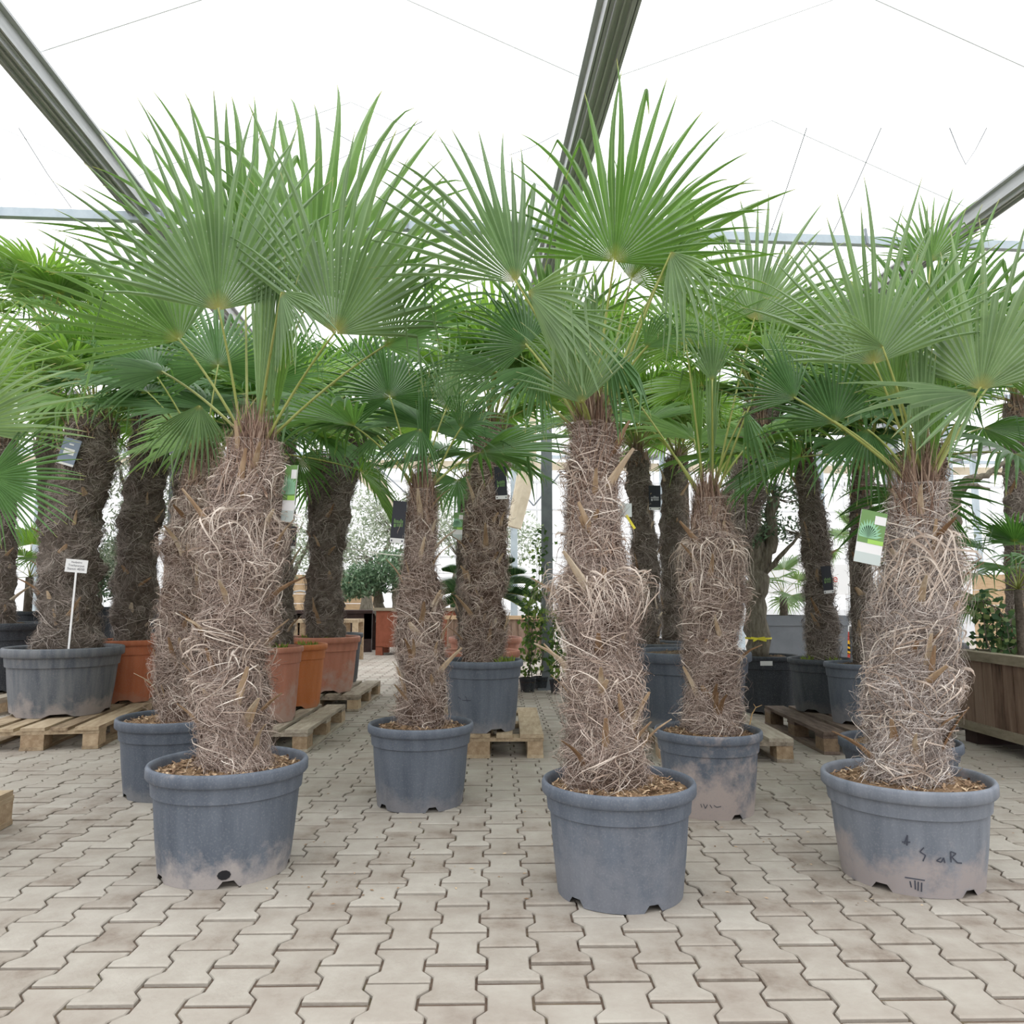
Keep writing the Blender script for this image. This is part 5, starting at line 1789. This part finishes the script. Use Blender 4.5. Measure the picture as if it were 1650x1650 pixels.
def scribble(k, strokes, w=.003):
    """dark marker strokes on the wall of a pot; each stroke is a list of (offset along the wall, height)"""
    q = PALM[k]
    pot = [c for c in q['root'].children if c.name.startswith('pot')][0]
    for st in strokes:
        mb = MB()
        pts = [on_pot(k, -PI / 2 + dx / (q['R'] * .85), z) for dx, z in st]
        for a, b_ in zip(pts[:-1], pts[1:]):
            d = nrm(b_ - a)
            nv = nrm(np.array([a[0], a[1], 0]))
            s_ = np.cross(d, nv) * w / 2
            mb.add([a - s_, b_ - s_, b_ + s_, a + s_], [(0, 1, 2, 3)])
        mb.build('marker_stroke', M['scuff'], pot)


scribble('F', [[(-.125, .17), (-.115, .20), (-.118, .165)], [(-.132, .175), (-.108, .178)], [(-.07, .165), (-.082, .15), (-.066, .14), (-.074, .12)],
               [(-.02, .135), (-.034, .125), (-.02, .12), (-.012, .135), (-.008, .118)], [(.01, .155), (.012, .12)], [(.01, .155), (.028, .148), (.014, .137), (.034, .118), (.05, .116)],
               [(-.115, .05), (-.112, .03)], [(-.10, .055), (-.10, .025)], [(-.09, .052), (-.092, .022)], [(-.08, .05), (-.082, .02)], [(-.13, .06), (-.07, .058)]], .004)
scribble('E', [[(-.09, .07), (-.085, .055)], [(-.078, .072), (-.07, .052), (-.06, .07)], [(-.05, .07), (-.04, .055)], [(-.032, .068), (-.02, .06), (.0, .064)]], .003)
scribble('C', [[(.115, .345), (.10, .315), (.125, .318), (.115, .345)], [(.16, .345), (.15, .318), (.175, .32), (.16, .345)]], .008)
scribble('S1', [[(-.12, .20), (-.06, .20)], [(-.10, .225), (-.09, .215), (-.085, .19)], [(-.15, .22), (-.13, .205)]], .004)
scribble('T4', [[(-.06, .2), (-.07, .15), (-.05, .12)], [(-.02, .2), (.0, .16), (-.02, .12)], [(.03, .19), (.03, .12)], [(.05, .18), (.055, .13)]], .006)

# weeds sprouting from the soil of some pots
for k, sd, spots in (('R1', 91, ((.10, -.05), (.02, -.12))), ('R2', 92, ((.12, -.1), (.16, -.02))), ('R3', 93, ((.05, -.16), (-.12, -.16))), ('S1', 94, ((.13, -.13), (.17, -.06))), ('T3', 95, ((.04, -.15), (-.14, -.1)))):
    q = PALM[k]
    rng = np.random.default_rng(sd)
    mb = MB()
    for (x, y) in spots:
        for _ in range(26):
            a = np.array([x + rng.normal(0, .02), y + rng.normal(0, .015), q['H'] - .03])
            d = nrm(np.array([rng.normal(0, .5), rng.normal(0, .5), 1.0])) * rng.uniform(.03, .075)
            s_ = nrm(np.cross(d, rng.normal(0, 1, 3))) * .004
            mb.add([a - s_, a + s_, a + d * .6 + s_ * 1.4, a + d, a + d * .6 - s_ * 1.4], [(0, 1, 2, 3, 4)])
    mb.build('weeds', M['moss'], q['root'], kind='stuff')
# dry twig in the pink-dirt pot
q = PALM['E']
tp = [P(1208, 1168, q['Y'] - .08), P(1212, 1150, q['Y'] - .08), P(1218, 1140, q['Y'] - .08), P(1214, 1134, q['Y'] - .08)]
mb = MB().tube(np.array(tp) - q['base'], [.003, .0028, .002, .001], 5).tube(np.array([tp[2], P(1228, 1136, q['Y'] - .08)]) - q['base'], [.002, .001], 5)
mb.build('dry_twig', M['dry_twig'], q['root'])
# litter on the paving: bark flakes and dark spots of dirt
rr = random.Random(44)
lt = MB()
PALLETS = [o for o in bpy.data.objects if o.name.split('.')[0] == 'pallet']
for _ in range(420):
    px, py = rr.uniform(0, 1650), rr.uniform(1080, 1460)
    g = G(px, py)
    if any(abs((g[0] - o.location.x) * math.cos(o.rotation_euler.z) + (g[1] - o.location.y) * math.sin(o.rotation_euler.z)) < .85 and -.1 < g[1] - o.location.y < 1.3 for o in PALLETS):
        continue
    if any(math.hypot(g[0] - q['base'][0], g[1] - q['base'][1]) < q['R'] for q in PALM.values()):
        continue
    l = rr.uniform(.003, .012)
    a = rr.uniform(0, 6.28)
    dx, dy = math.cos(a) * l, math.sin(a) * l
    z = .003
    lt.add([(g[0] - dx, g[1] - dy, z), (g[0] + dy * .35, g[1] - dx * .35, z + .002), (g[0] + dx, g[1] + dy, z), (g[0] - dy * .35, g[1] + dx * .35, z)], [(0, 1, 2, 3)])
lo_ = lt.build('litter', M['chips'], kind='stuff')
lo_['label'] = 'bark flakes and crumbs scattered over the paving'
lo_['category'] = 'litter'


# ================================================================== FRONDS KEEP CLEAR OF OTHER TRUNKS
def runs_through(W, own):
    n = 0
    for k, q in PALM.items():
        T = q['T']
        z = W[:, 2]
        x, r = np.interp(z, T.z, T.x), np.interp(z, T.z, T.r) * .95
        m = (z > T.z0) & (z < T.z1 + .05) & (np.hypot(W[:, 0] - x, W[:, 1] - T.Y) < r)
        if k != own:
            n += int(m.sum())
        b_ = q['base']
        n += int(((z > b_[2]) & (z < b_[2] + q['H']) & (np.hypot(W[:, 0] - b_[0], W[:, 1] - b_[1]) < q['R'])).sum())
    return n


bpy.context.view_layer.update()
for k, q in PALM.items():
    for o in q['root'].children:
        if o.name.split('.')[0] != 'frond' or o.data.users < 2:
            continue
        parts = []
        for c_ in [o] + list(o.children):
            v = np.empty(len(c_.data.vertices) * 3, np.float32)
            c_.data.vertices.foreach_get('co', v)
            parts.append((v.reshape(-1, 3), c_ is o))
        m0 = o.matrix_local.copy()
        best = None
        for turn in (0, .15, -.15, .3, -.3, .45, -.45, .6, -.6, .8, -.8, 1.0, -1.0, 1.3, -1.3):
            m1 = Matrix.Translation(m0.to_translation()) @ Matrix.Rotation(turn, 4, 'Z') @ Matrix.Translation(-m0.to_translation()) @ m0
            A = np.array(m1)
            n = sum(runs_through(v @ A[:3, :3].T + A[:3, 3] + q['base'], k) for v, _ in parts)
            if best is None or n < best[0]:
                best = (n, m1)
            if n == 0:
                break
        o.matrix_local = best[1]
